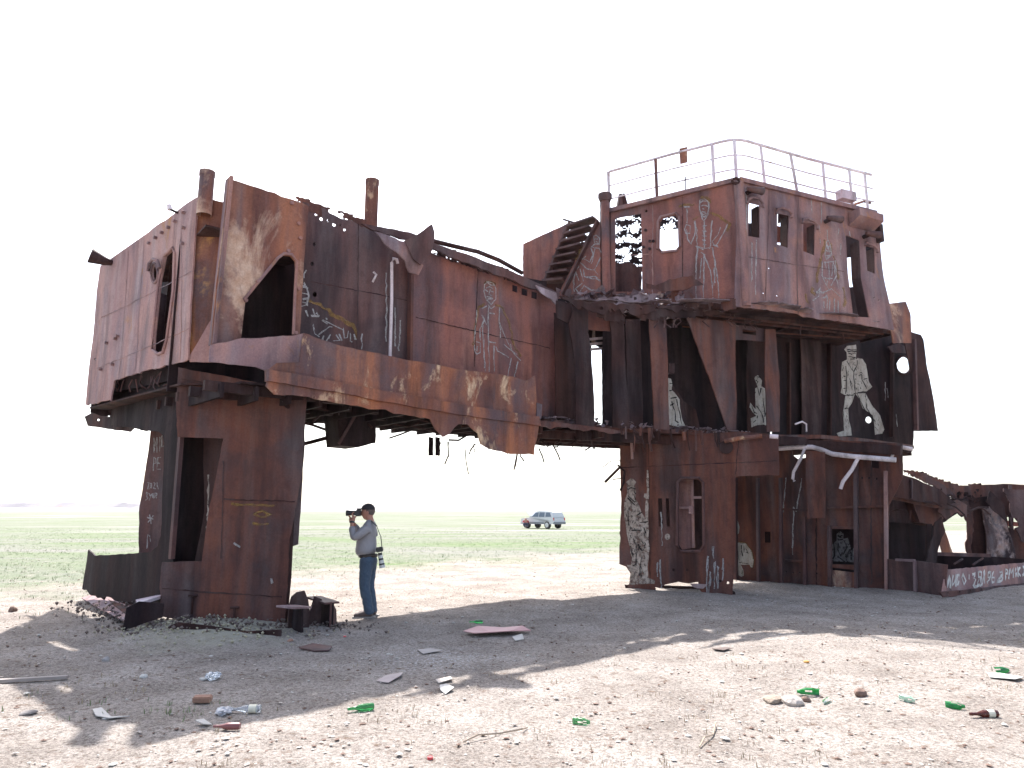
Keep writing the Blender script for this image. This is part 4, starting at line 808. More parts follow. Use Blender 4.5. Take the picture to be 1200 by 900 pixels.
flakes('rust_flakes', 200, lambda: (lambda f: m[0].lerp(m[4], f) + Vector((0, 0, random.uniform(-.03, .1))) + bk * random.uniform(-.1, .2))(random.random() ** 1.5), 3, 'rust flakes heaped on the middle deck edge', smin=.03, smax=.10)
# --- lower storey
t1 = plate('base_wall', [(726, 512, .0), (862, 506), (913, 512), (913, 557, .02), (862, 558), (862, 640), (858, 706, .05), (838, 700, .05), (822, 694, .04), (818, 682, .05), (790, 683, .05), (768, 688, .04), (764, 700, .05), (736, 694, .03), (739, 672, .02), (734, 664, .02), (726, 661, .02), (728, 590)], T1, 'brown', g=.2,
    holes=[[(796, 566), (800, 562), (818, 562), (822, 566), (823, 638), (819, 644), (799, 644), (795, 638)], [(771, 584), (776, 584), (777, 617), (772, 617)], [(780, 584), (784, 584), (785, 617), (781, 617)], circ(789, 668, 1.8), circ(805, 668, 1.8), circ(836, 680, 1.6), circ(844, 681, 1.6), circ(853, 683, 1.6)] , label='rust-brown lower wall with a rounded hatch doorway')
strokes('weld_seam', [[(728, 548), (912, 540)], [(866, 512), (862, 556)], [(760, 520), (762, 684)]], T1, 'dark', t1, w_=.02)
hframe('hatch_rim', [(794, 565), (799, 560), (819, 560), (824, 565), (825, 639), (820, 646), (798, 646), (793, 639)], T1, 'purple', t1, r=.03)
hd = plate('hatch_door', [(793, 560), (811, 560), (813, 642), (796, 644)], T1, 'grey', off=-.35, g=.3, amp=.4)
beam('hatch_bar', [(T1.at(811, 562, -.3), T1.at(813, 642, -.3)), (T1.at(796, 595, -.3), T1.at(812, 595, -.3)), (T1.at(812, 583, -.2), T1.at(823, 583, -.2))], 'pale', .05, .08, hd, up=T1.n)
beam('lock_box', [(T1.at(810, 593, -.2), T1.at(810, 602, -.2))], 'pale', .16, .08, hd)
wallz('dark_backing', T1, .1, 1.95, .1, 3.1, 'dark', off=-1.0, jag=0)
plate('hanging_flap', [(808, 684), (829, 685), (824, 690, .02), (812, 688, .02)], T1, 'pale', off=.12, g=.2)
plate('lower_flange', [(770, 686), (820, 688), (823, 694, .02), (800, 693, .02), (772, 691, .02)], T1, 'dark', off=-.5)
T = (725, 540, 5.63)
f9 = decal('painted_sailor', [[(50,140),(85,110),(115,140),(105,160),(115,200),(110,250),(135,290),(150,340),(175,380),(180,250),(165,240),(170,215),(185,215),(185,60),(195,60),(200,215),(205,240),(195,260),(195,400),(195,520),(205,580),(190,700),(195,770),(240,790),(236,812),(70,815),(84,720),(90,640),(55,480),(38,350),(38,270),(55,220)]], T1, 'worn', t1, T=T, jag=.015, label='large weathered white painting of a sailor holding a pole')
strokes('ink_lines', [[(60,190),(80,175),(110,185)],[(60,230),(110,275)],[(60,245),(105,290)],[(100,200),(112,220)],[(90,460),(150,462)],[(130,545),(140,580),(160,595)],[(120,560),(115,690)],[(150,340),(125,360)],[(60,330),(70,430)],[(195,400),(140,410)],[(180,480),(165,440)],[(75,560),(95,640)],[(150,640),(140,760)]], T1, 'ink', f9, lift=.012, w_=.03, T=T)
strokes('paint_drip', [[(829, 652), (828, 700)], [(836, 640), (836, 655)], [(838, 658), (837, 690)], [(848, 655), (847, 680)], [(775, 600), (776, 640)], [(832, 670), (830, 704)], [(842, 665), (841, 690)], [(770, 660), (770, 676)], [(774, 655), (775, 690)]], T1, 'chalk', t1, w_=.035)
decal('paint_patch', [circ(782, 629, 3.2, 3.8, 9), [(735, 662), (756, 664), (755, 672), (738, 670)]], T1, 'worn', t1)
lace('torn_edge', [(733, 686), (862, 694), (858, 705), (840, 701), (822, 693), (768, 690), (765, 700), (737, 696)], T1, 'dark', off=-.04, cell=.05, thr=-.2, scale=4, seed=17)
tube('bent_rod', tp([(726, 548), (718, 556), (709, 565)], T1, .1), .03, 'dark', n=6); tube('bent_rod', tp([(724, 545), (732, 552), (731, 566), (727, 575)], T1, .1), .025, 'dark', n=6)
tube('wire', tp([(727, 540), (716, 540), (706, 548)], T1, .1), .01, 'dark', n=5); tube('wire', tp([(730, 560), (718, 562)], T1, .1), .01, 'dark', n=5)
tube('old_flange', [T1.at(851, 524, .0), T1.at(851, 524, .06)], .14, 'dark', n=14)
tube('hanging_strip', tp([(740, 518), (741, 538)], T1, .1), .03, 'pale', n=6); tube('hanging_strip', tp([(751, 516), (753, 526), (755, 532)], T1, .1), .025, 'brown', n=6); tube('hanging_strip', tp([(801, 506), (802, 516)], T1, .2), .04, 'ledge', n=6)
def sketch(poly, n, seed, T, ln=26):
    random.seed(seed); out = []; xs = [p[0] for p in poly]; ys = [p[1] for p in poly]
    def ins(x, y):
        c = False; j = len(poly) - 1
        for i in range(len(poly)):
            a_, b_ = poly[i], poly[j]
            if (a_[1] > y) != (b_[1] > y) and x < (b_[0] - a_[0]) * (y - a_[1]) / (b_[1] - a_[1]) + a_[0]: c = not c
            j = i
        return c
    while len(out) < n:
        x = random.uniform(min(xs), max(xs)); y = random.uniform(min(ys), max(ys)); a_ = random.gauss(1.45, .35); l_ = ln * random.uniform(.4, 1.3)
        x2 = x + cos(a_) * l_; y2 = y + sin(a_) * l_; xm = (x + x2) / 2 + random.uniform(-3, 3)
        if ins(x, y) and ins(x2, y2) and ins(xm, (y + y2) / 2): out.append([(x, y), (xm, (y + y2) / 2), (x2, y2)])
    return out
strokes('ink_lines', sketch([(50,140),(115,160),(110,250),(135,290),(175,380),(195,520),(205,580),(190,700),(160,780),(84,780),(90,640),(55,480),(38,350),(38,270),(55,220)], 46, 3, T), T1, 'ink', f9, lift=.0125, w_=.017, T=T)
T = (970, 395, 7.2)
strokes('ink_lines', sketch([(160,190),(120,210),(112,300),(118,420),(150,480),(190,490),(320,460),(345,440),(320,230),(290,185)], 20, 4, T, 30) + sketch([(148,497),(230,482),(175,600),(200,770),(140,780),(125,650)], 9, 5, T, 40) + sketch([(235,477),(320,472),(440,660),(470,780),(410,790),(300,600)], 9, 6, T, 40), MM, 'ink', f8, off=-1.05, lift=.0145, w_=.02, T=T)
# rear lower wall
t2 = plate('hull_wall', [(855, 512), (915, 512), (1058, 520), (1058, 560), (1042, 592), (1040, 694), (985, 690, .01), (905, 686, .01), (855, 683)], T2, 'brown', g=.25,
    holes=[[(928, 527), (936, 525), (951, 527), (952, 532), (946, 536), (935, 538), (929, 533)], [(896, 623), (903, 623), (903, 636), (896, 636)], [(973, 620), (1002, 620), (1003, 662), (973, 661)], [(974, 665), (1003, 668), (1003, 671), (974, 670)],
           circ(929, 671, 1), circ(937, 671, 1), circ(957, 672, 1.2), circ(921, 670, 1), [(1021, 538), (1030, 539), (1030, 549), (1021, 548)], circ(1010, 560, 1.3), circ(1018, 560, 1.3), circ(1027, 561, 1.3)], label='dark stiffened hull wall at ground level')
for x, y0, y1, w_ in ((862, 560, 690, .05), (888, 560, 682, .05), (915, 560, 685, .06), (943, 606, 686, .06), (972, 616, 688, .07), (1003, 540, 690, .08), (1038, 552, 692, .06)):
    beam('stiffener', [(T2.at(x, y0, .08), T2.at(x + 1, y1, .08))], 'purple' if x != 1038 else 'grey', w_, .16, up=T2.n)
beam('stiffener', [(T2.at(970, 618, .05), T2.at(1005, 619, .05)), (T2.at(970, 595, .05), T2.at(1038, 593, .05)), (T2.at(905, 596, .04), T2.at(946, 598, .04)), (T2.at(920, 657, .04), T2.at(943, 658, .04))], 'brown', .05, .08, up=T2.n)
for i, x in enumerate((957, 1021)):
    strokes('weld_seam', [[(x, 545), (x, 685)]], T2, 'dark', t2, w_=.03)
f11w = wallz('dark_backing', T2, -.2, 3.1, .1, 2.8, 'black', off=-.6, jag=0)  # dark backing added so the hull wall openings look shaded inside
plate('lower_sill', [(973, 668), (1003, 671), (1003, 690), (973, 688)], T2, 'patchy', off=.02, g=.3, amp=.3)
T = (940, 600, 9)
f11 = decal('painted_figure', [[(370,230),(410,200),(445,230),(440,280),(490,270),(520,370),(510,420),(565,360),(565,530),(305,515),(305,360),(370,300)]], T2, 'stencilgrey', t2, off=-.5, lift=0.06, T=T, label='grey painted child sitting behind a square opening')
strokes('ink_lines', [[(385,240),(400,260),(430,240)],[(340,320),(350,460),(330,500)],[(390,330),(380,400),(420,460)],[(450,300),(480,370),(440,450)],[(400,480),(460,520)],[(510,390),(470,480)],[(540,380),(520,500)],[(380,300),(440,290)]], T2, 'ink', f11, off=-.5, lift=.07, w_=.03, T=T)
T = (850, 590, 9)
f10 = decal('painted_figure', [[(95,150),(130,165),(155,250),(150,310),(120,340),(95,340)], [(95,430),(150,410),(220,420),(280,500),(300,600),(290,680),(265,670),(255,645),(165,645),(190,700),(195,760),(170,775),(95,730)]], T2, 'stencil', t2, T=T, label='white painted bent figure half hidden behind the lower wall')
strokes('ink_lines', [[(225,480),(240,530)],[(215,510),(235,520)],[(130,450),(150,600)],[(170,440),(185,560)],[(150,620),(250,640)],[(180,700),(175,740)],[(200,440),(200,520)]], T2, 'ink', f10, lift=.012, w_=.02, T=T)
strokes('ochre_outline', [[(150,410),(220,420),(280,500),(300,600),(290,680)]], T2, 'ochre', f10, lift=.013, w_=.03, T=T)
strokes('paint_drip', [[(915, 620), (916, 640)], [(922, 560), (918, 600)], [(931, 595), (929, 650)], [(933, 600), (940, 560)]], T2, 'chalk', t2, w_=.03)
plate('hanging_plate', [(944, 528), (967, 530), (967, 607, .01), (946, 608, .01)], T2, 'brown', off=.55, g=.2, label='rusty plate hanging from the deck')
beam('deck_trim', [(T2.at(912, 518, .3), T2.at(1056, 528, .3))], 'dark', .1, .2)
wallz('dark_backing', T2, .0, 2.0, 1.9, 3.2, 'black', off=-.5, jag=0) if False else None
# --- collapsed bow part at the far right
rp = plate('collapsed_bulwark', [(1040, 552), (1057, 556), (1075, 562), (1103, 574), (1122, 590, .03), (1100, 592, .02), (1040, 581)], RB, 'dark', off=.35, g=.2)
beam('stiffener', [(RB.at(1068, 562, .4), RB.at(1068, 584, .4))], 'purple', .04, .05, up=RB.n)
plate('collapsed_soffit', [(1038, 580), (1100, 591), (1125, 590), (1118, 597), (1090, 594), (1038, 584)], RB, 'brown', off=.2, g=.2)
lace('crumbled_deck', [(1057, 551), (1080, 553), (1102, 562), (1125, 569), (1150, 567), (1158, 578), (1150, 592), (1125, 592), (1110, 577), (1085, 565)], RR, 'dark', off=-.1, cell=.05, thr=-.9, scale=2.5, seed=22)
lace('crumbled_deck', [(1057, 551), (1080, 553), (1102, 562), (1125, 569), (1150, 567), (1150, 585), (1120, 588), (1110, 577), (1085, 565)], RB, 'brown', off=-.6, cell=.05, thr=-.8, scale=2.2, seed=23)
plate('dark_backing', [(1036, 580), (1115, 588), (1128, 592), (1122, 602), (1106, 612), (1094, 616), (1092, 665), (1036, 662)], RB, 'black', off=-.9, g=.4)
plate('dark_backing', [(1040, 585), (1090, 590), (1104, 594), (1104, 612), (1080, 614), (1040, 612)], RB, 'dark', off=-.3, g=.3)
plate('bent_plate', [(1086, 614), (1092, 614), (1090, 630), (1096, 662), (1086, 662), (1085, 635)], RB, 'dark', off=.1, g=.2)
plate('bent_plate', [(1096, 618), (1104, 616), (1110, 632), (1116, 650), (1103, 650)], RB, 'ledge', off=-.4, g=.2)
beam('cross_beam', [(RB.at(1094, 649, .2), RB.at(1160, 651, .2))], 'purple', .06, .08)
plate('low_wall', [(1060, 649), (1160, 652), (1200, 655), (1200, 690), (1060, 690)], RR, 'black', off=.6, g=.4)
plate('torn_plate', [(1108, 590, .04), (1135, 585, .04), (1140, 600, .05), (1128, 606, .05), (1118, 598, .04), (1104, 604, .04)], RB, 'dark', off=-.1, g=.12, jag=.04)
plate('torn_plate', [(1126, 600, .05), (1140, 592, .04), (1142, 622, .06), (1136, 652, .05), (1131, 640, .06), (1134, 618, .06)], RR, 'brown', off=.3, g=.12, jag=.05)
plate('torn_plate', [(1102, 588, .04), (1130, 584, .04), (1160, 580, .05), (1162, 592, .05), (1136, 600, .06), (1120, 592, .05)], RR, 'dark', off=.35, g=.12, jag=.05, holes=[blob(1143, 580 + 8, 1.8), blob(1122, 588, 1.3)])
plate('torn_plate', [(1068, 556, .03), (1090, 560, .04), (1112, 572, .04), (1124, 586, .04), (1112, 582, .05), (1092, 568, .04)], RB, 'brown', off=-.2, g=.12, jag=.04)
plate('slanted_plate', [(1160, 575), (1176, 590), (1180, 612, .03), (1166, 600, .03), (1156, 588)], RR, 'dark', off=.5, g=.15)
plate('inner_block', [(1070, 588), (1104, 590), (1106, 608), (1096, 616), (1078, 612)], RB, 'brown', off=-.1, thick=.4, g=.3)
flakes('rust_flakes', 90, lambda: RB.at(random.uniform(1062, 1150), random.gauss(583, 4), random.uniform(-.6, .2)), 8, 'rust flakes of the crumbled bow deck', mat='dark')
beam('bent_bar', [(RB.at(1118, 661, .3), RB.at(1128, 655, .2)), (RB.at(1140, 662, .3), RB.at(1152, 654, .2))], 'purple', .03, .03)
plate('torn_plate', [(1104, 588, .04), (1122, 584, .03), (1134, 592, .05), (1133, 606, .06), (1122, 600, .05), (1110, 610, .04), (1100, 600, .04)], RB, 'brown', off=.15, g=.1, jag=.05)
plate('torn_plate', [(1096, 612, .03), (1104, 606, .03), (1108, 622, .04), (1100, 640, .03), (1096, 662, .03), (1086, 662)], RB, 'dark', off=.3, g=.1, jag=.03)
plate('torn_plate', [(1176, 572, .03), (1200, 574, .03), (1215, 600), (1215, 640), (1196, 634, .05), (1186, 612, .05)], RR, 'purple', off=.45, g=.15, jag=.03, holes=[[(1183, 607), (1191, 607), (1194, 617), (1186, 620)]])
for k in range(18):
    p_ = RB.at(random.uniform(1060, 1150), random.uniform(582, 600), random.uniform(-.5, .4)); q_ = p_ + Vector((random.uniform(-.5, .5), random.uniform(-.3, .3), random.uniform(-.3, .1)))
    tube('bent_bar', [p_, p_.lerp(q_, .5) + Vector((0, 0, .05)), q_], random.uniform(.012, .03), 'dark', n=6)
rw = plate('bow_wall', [(1134, 571, .02), (1155, 568), (1180, 567), (1215, 569), (1260, 566), (1260, 665), (1134, 668), (1133, 640, .04), (1134, 610, .04)], RR, 'brown', g=.25, holes=[[(1180, 606), (1188, 606), (1193, 612), (1194, 618), (1184, 622), (1181, 615)], circ(1138, 577, 2.3), circ(1167, 584, 1.2)], hjag=.02)
plate('bow_flange', [(1182, 568), (1186, 568), (1190, 668), (1184, 668)], RR, 'purple', off=.12, g=.3)
plate('pipe_bit', [(1180, 610), (1193, 612), (1194, 617), (1181, 617)], RR, 'pale', off=-.3, g=.3)
pb = plate('peeling_panel', [(1152, 588, .02), (1170, 585), (1176, 600), (1182, 628), (1188, 655, .02), (1178, 662, .02), (1166, 660, .02), (1154, 650)], RR, 'peel', off=.25, g=.1, curl=lambda P: RR.n * (.12 * sin(P.z * 2.2)), label='curled panel with peeling pale paint')
plate('dark_panel', [(1133, 590), (1154, 588), (1155, 655), (1134, 655)], RR, 'dark', off=.12, g=.3)
plate('hull_skirt', [(1038, 655), (1072, 657), (1110, 662), (1107, 690), (1103, 699), (1090, 697), (1040, 692)], SK, 'purple', g=.2)
beam('stiffener', [(SK.at(1050, 656, .04), SK.at(1072, 657, .04)), (SK.at(1072, 657, .04), SK.at(1073, 693, .04))], 'grey', .05, .06, up=SK.n)
gs = plate('lettered_strip', [(1109, 668, .01), (1150, 664, .01), (1215, 658, .01), (1215, 684), (1150, 690), (1105, 694)], GG, 'pale', g=.2, amp=.5, label='low plate with big white hand-painted letters')
T = (1090, 640, 10.9)
# lettering keeps the same wobble factor as its plate
_d = dent
def dent(p): return _d(p) * .5
strokes('painted_letters', [[(215,540),(240,370),(250,540)],[(280,370),(275,520),(320,370),(315,520)],[(355,360),(330,380),(325,500),(345,490),(350,430)],[(405,360),(385,410),(415,480),(440,430),(405,360)],[(490,350),(490,430)],[(530,360),(570,340),(545,420),(570,430),(535,510),(600,508),(640,500)],[(655,330),(610,340),(605,400),(650,410)],[(650,330),(640,490)],[(620,410),(590,500)],[(650,500),(685,300),(695,480)],[(775,330),(735,340),(735,400),(775,390),(775,330),(760,420),(725,470)],[(815,330),(790,400),(790,460),(820,460),(820,400),(790,410)],[(885,340),(920,310),(925,370),(890,400),(855,460),(900,460),(925,400)],[(960,430),(960,290),(985,300),(985,350),(960,360)],[(1000,420),(1010,290),(1030,350),(1050,280),(1060,400)],[(1090,270),(1070,340),(1100,330),(1080,400)],[(1110,270),(1115,400)],[(1145,260),(1115,330),(1150,390)],[(1170,270),(1200,260),(1180,330),(1205,350),(1170,380)]], GG, 'paint', gs, w_=.058, T=T, lift=.010, label='white brush-painted letters')
dent = _d
plate('strip_flange', [(1103, 694), (1150, 689), (1215, 682), (1215, 690), (1150, 697), (1107, 700)], GG, 'purple', off=.12, g=.3, holes=[circ(1112 + i * 12.5, 695.0 - i * 1.25, .9, .9, 8) for i in range(8)])
# ================================================================ loose scrap, litter, person, car
def solid(name, mat, build, loc, label, cat, group=None, smooth=True, parent=None):
    bm = bmesh.new(); build(bm); bmesh.ops.recalc_face_normals(bm, faces=bm.faces[:])
    o = finish(bm, name, mat, parent, Vector((0, 0, 0)), None, smooth)
    o.location = loc
    if parent is None: tag(o, label, cat, group)
    return o
def gz(x, y): return gh(x, y)
def gp_(px, py, dz=0.0):
    P = onz(px, py, 0); z = gh(P.x, P.y); P = onz(px, py, z); return Vector((P.x, P.y, gh(P.x, P.y) + dz))
def sheet(bm, pts, th=.02, wob=.0):
    f = [bm.verts.new(Vector(p) + Vector((0, 0, wob * random.uniform(-1, 1)))) for p in pts]; fc = bm.faces.new(f)
    r = bmesh.ops.extrude_face_region(bm, geom=[fc]); v = [e for e in r['geom'] if isinstance(e, bmesh.types.BMVert)]
    fc.normal_update(); n = fc.normal.copy(); bmesh.ops.translate(bm, verts=v, vec=n * th); bmesh.ops.triangulate(bm, faces=[q for q in bm.faces if len(q.verts) > 4])
def scrap(name, pxs, zs, label, cat, mat='dark', th=.03, group=None):
    """pxs: (px,py) ground points carrying heights zs"""
    g0 = gp_(*pxs[0]); pts = []
    for (x, y), z in zip(pxs, zs): P = gp_(x, y); pts.append(P + Vector((0, 0, z)) - g0)
    return solid(name, M[mat], lambda bm: sheet(bm, pts, th), g0, label, cat, group, smooth=False)
random.seed(41)
def upright(name, x0, x1, yb, outline, label, cat, mat='dark', depth=0.0, th=.03, group=None, dy=0.0):
    """a standing sheet: ground line from (x0,yb) to (x1,yb+dy), outline in (fraction, height m)"""
    a = gp_(x0, yb); b = gp_(x1, yb + dy)
    pts = [a.lerp(b, f) + Vector((0, 0, h)) - a for f, h in outline]
    return solid(name, M[mat], lambda bm: sheet(bm, pts, th), a, label, cat, group, smooth=False)
upright('scrap_plate', 338, 362, 735, [(0, -.05), (1.0, -.05), (1.05, .15), (.9, .38), (.7, .50), (.35, .48), (.1, .42), (0, .3)], 'jagged rusty plate standing just right of the ship leg', 'scrap metal', 'dark')
upright('scrap_plate', 362, 376, 733, [(0, -.05), (1, -.05), (1, .36), (.4, .40), (0, .15)], 'low rusty plate between two jagged pieces behind the ship leg', 'scrap metal', 'dark')
sc = empty('scrap_beam', gp_(352, 740), 'short rusty angle beam with a flat top, against the right foot of the ship leg', 'scrap metal')
a = gp_(332, 742); b = gp_(354, 740)
def ch(bm): add_box(bm, a + Vector((0, 0, .36)) - sc.location, b + Vector((0, 0, .34)) - sc.location, .34, .025)
def cw(bm): sheet(bm, [b + Vector(v) - sc.location for v in ((0, 0, .35), (.02, 0, -.05), (-.12, .1, -.05), (-.25, .3, .35))], .03)
solid('flange', M['pale'], ch, (0, 0, 0), None, None, parent=sc, smooth=False); solid('web', M['black'], cw, (0, 0, 0), None, None, parent=sc, smooth=False)
sc = empty('scrap_beam', gp_(386, 738), 'short rusty channel beam lying furthest right of the ship leg, near the photographer', 'scrap metal')
a = gp_(366, 728); b = gp_(388, 736)
solid('flange', M['purple'], lambda bm: add_box(bm, a + Vector((0, 0, .34)) - sc.location, b + Vector((0, 0, .34)) - sc.location, .22, .025), (0, 0, 0), None, None, parent=sc, smooth=False)
solid('web', M['black'], lambda bm: sheet(bm, [P - sc.location for P in (a + Vector((0, 0, -.05)), b + Vector((0, 0, -.05)), b + Vector((0, 0, .34)), a + Vector((0, 0, .34)))], .03), (0, 0, 0), None, None, parent=sc, smooth=False)
c_ = gp_(395, 733)
solid('end_plate', M['purple'], lambda bm: sheet(bm, [P - sc.location for P in (b + Vector((0, 0, -.05)), c_ + Vector((0, 0, -.02)), c_ + Vector((-.02, 0, .22)), c_ + Vector((-.1, 0, .32)), b + Vector((0, 0, .36)))], .03), (0, 0, 0), None, None, parent=sc, smooth=False)
scrap('scrap_plate', [(350, 762), (366, 758), (389, 760), (386, 764), (368, 765)], [.02, .03, .015, .01, .01], 'thin flat rusty plate lying on the ground in front of the ship leg', 'scrap metal', 'purple', .015)
# left of the leg: tilted sheets carrying rubble
upright('scrap_plate', 135, 178, 715, [(0, .05), (1, 0), (1.0, .28), (.55, .42), (.15, .62), (.05, .62)], 'bent grey plate leaning over rubble left of the ship leg', 'scrap metal', 'purple', dy=8)
scrap('scrap_plate', [(96, 703), (112, 703), (150, 722), (160, 735), (150, 736), (112, 713)], [.02, .12, .14, .08, .04, .02], 'pointed curled rusty sheet at the far left end of the scrap pile', 'scrap metal', 'pale', .02)
scrap('scrap_plate', [(120, 706), (150, 700), (180, 722), (150, 732)], [.10, .16, .14, .10], 'flat rusty plate covered with rubble under the black ship plate', 'scrap metal', 'brown', .03)
upright('scrap_plate', 143, 190, 741, [(0, .0), (.05, .30), (.35, .36), (1, .28), (1, .1), (.5, .06)], 'dark broken plate edge on the clay mound under the ship leg', 'scrap metal', 'black', dy=-6)
scrap('broken_board', [(157, 732), (184, 727), (189, 731), (160, 738)], [.30, .33, .33, .29], 'pale broken board lying on the dark plates left of the ship leg', 'board', 'whitepipe', .04)
upright('scrap_plate', 195, 330, 738, [(0, .02), (.1, .10), (.4, .08), (.7, .04), (1, .09), (1, -.03), (.5, -.04)], 'long dark crumpled plate edge under the foot of the ship leg', 'scrap metal', 'dark', dy=5)
# --- stones as loose things
def rock(bm, r, sq=(1, 1, .6), sub=2):
    bmesh.ops.create_icosphere(bm, subdivisions=sub, radius=r); s = random.uniform(0, 99)
    for v in bm.verts:
        v.co *= 1 + .35 * noise.noise(v.co / r * .9 + Vector((s, 0, 0))); v.co.x *= sq[0]; v.co.y *= sq[1]; v.co.z *= sq[2]
stone_m = simple('pale_stone', (.42, .37, .33), .9, 0, .5, 30, .25); brown_m = simple('brown_stone', (.17, .11, .085), .9, 0, .5, 30, .3); brick_m = simple('red_brick', (.30, .17, .12), .85, 0, .4, 40, .25)
white_m = simple('white_scrap', (.46, .44, .41), .7, 0, .2, 30, .15)
def stone(px, py, r, mat, label, sq=(1, 1, .6), cat='stone', name='stone', rz=None):
    r *= .72
    P = gp_(px, py); o = solid(name, mat, lambda bm: rock(bm, r, sq), P + Vector((0, 0, r * sq[2] * .5)), label, cat, smooth=False); o.rotation_euler.z = random.uniform(0, 6) if rz is None else rz; return o
stone(1008, 815, .085, brown_m, 'rounded dark brown stone right of the green glass shards', (1.2, .9, .75))
stone(941, 796 + 3, .07, brown_m, 'small brown stone above the pale bone-like stone on sunlit soil') if False else None
stone(1000, 794, .05, stone_m, 'long pale stone lying on sunlit soil in front of the hull wall', (2.2, .8, .6)) if False else None
stone(930, 826, .10, stone_m, 'pale clod left of the green broken bottle on the right', (1.3, .9, .7), 'clod', 'clod')
stone(905, 822, .11, simple('dry_dung', (.30, .24, .19), 1, 0, 1, 40, .3), 'rough dry lump of earth and straw, the biggest clod on the right', (1.5, 1, .45), 'clod', 'clod')
stone(945, 823, .055, brown_m, 'small dark clod touching the pale clod on the right', (1, 1, .9), 'clod', 'clod')
stone(290, 833, .0, stone_m, '') if False else None
stone(168, 794, .05, white_m, 'small white stone in the shadow between the mound and the brick', (1.2, 1, .7))
stone(238, 797, .045, white_m, 'flat pale pebble left of the crumpled clear plastic in the shade', (1.5, .8, .5))
stone(104, 819, .0001, stone_m, '') if False else None
stone(33, 837, .07, simple('grey_stone', (.2, .18, .17), .9, 0, .4, 30, .2), 'flat grey stone on sunlit soil at the lower left', (1.3, .9, .4))
stone(124, 775, .055, simple('grey_stone', (.3, .28, .27), .9, 0, .4, 30, .2), 'rough grey stone in the shade left of the mound', (1.2, .9, .8))
stone(60, 717, .06, brown_m, 'brown stone at the edge of the grass on the far left', (1, 1, .8)) if False else None
stone(15, 716, .09, brown_m, 'dark clod at the border of the grass on the far left', (1, 1, .8), 'clod', 'clod')
stone(915, 763 + 60, .0001, stone_m, '') if False else None
P = gp_(237, 824)
o = solid('brick', brick_m, lambda bm: (add_box(bm, Vector((-.075, 0, 0)), Vector((.075, 0, .01)), .08, .05), bmesh.ops.bevel(bm, geom=bm.edges[:], offset=.008, segments=2, affect='EDGES')), P + Vector((0, 0, .03)), 'orange-red brick lying in the shade near the lower left', 'brick', smooth=False); o.rotation_euler = (.1, .08, .15)
P = gp_(340, 750); stone(340, 752, .05, brick_m, 'small orange brick fragment below the right foot of the ship leg', (1.1, .8, .7), 'brick', 'brick_fragment')
stone(554, 0, 0, stone_m, '') if False else None
# stick and sheets
wood_m = simple('grey_wood', (.30, .26, .24), .85, 0, .3, 12, .25)
a = gp_(-6, 802); b = gp_(79, 797)
solid('wooden_slat', wood_m, lambda bm: add_box(bm, Vector((0, 0, .03)), b - a + Vector((0, 0, .03)), .05, .03), a, 'long thin grey wooden slat lying in the shade at the left edge', 'wooden slat', smooth=False)
def curly(name, pxs, mat, label, cat, th=.006, lift=.02):
    g0 = gp_(*pxs[0]); pts = [gp_(*p) - g0 + Vector((0, 0, lift * random.uniform(.4, 1.8))) for p in pxs]
    return solid(name, mat, lambda bm: sheet(bm, pts, th), g0, label, cat, smooth=False)
pink_m = simple('pink_sheet', (.50, .27, .27), .6, 0, .3, 8, .12)
curly('pink_sheet', [(543, 743), (560, 740), (590, 739), (612, 740), (622, 743), (600, 746), (575, 747), (556, 748)], pink_m, 'long crumpled pink sheet lying in the shadow behind the white litter', 'sheet', .01, .04)
curly('scrap_sheet', [(441, 800), (452, 794), (472, 790), (470, 795), (455, 802)], simple('greypink_sheet', (.36, .30, .29), .7), 'pale grey pointed scrap lying in the shade above the green bottle', 'sheet')
curly('scrap_sheet', [(515, 808), (523, 806), (532, 810), (522, 815), (516, 812)], white_m, 'whitish torn scrap on the shadow edge right of the green bottle', 'sheet')
curly('scrap_sheet', [(108, 836), (118, 834), (130, 842), (152, 843), (128, 846), (112, 842)], white_m, 'long white torn strip on sunlit soil at the lower left', 'sheet')
curly('scrap_sheet', [(510, 800), (528, 797), (530, 800), (514, 803)], stone_m, 'buff-coloured flat scrap at the shadow edge near the middle', 'sheet')
curly('scrap_sheet', [(489, 763), (505, 762), (518, 765), (496, 768)], simple('dull_sheet', (.3, .27, .26), .7), 'dull grey flat scrap on the gravel patch left of the pink sheet', 'sheet')
curly('scrap_sheet', [(228, 850), (238, 848), (248, 851), (238, 854)], white_m, 'small white scrap left of the dark red litter at the lower left', 'sheet')
curly('scrap_sheet', [(604, 697 + 105), (615, 790), (620, 793), (610, 796)], white_m, '', 'sheet') if False else None
curly('scrap_sheet', [(600, 748), (612, 746), (614, 751), (604, 753)], white_m, 'small pale square scrap just right of the pink sheet', 'sheet')
curly('scrap_sheet', [(1157, 791), (1172, 790), (1200, 797), (1190, 799), (1160, 795)], white_m, 'flat white strip on sunlit soil at the right edge', 'sheet')
curly('dark_strip', [(1140, 790), (1150, 789), (1152, 791), (1142, 793)], brown_m, '', 'sheet') if False else None
curly('rubber_scrap', [(834, 762), (850, 760), (858, 762), (848, 765), (838, 764)], simple('dark_rubber', (.10, .07, .06), .8), 'curved dark brown scrap on sunlit soil right of centre', 'scrap')
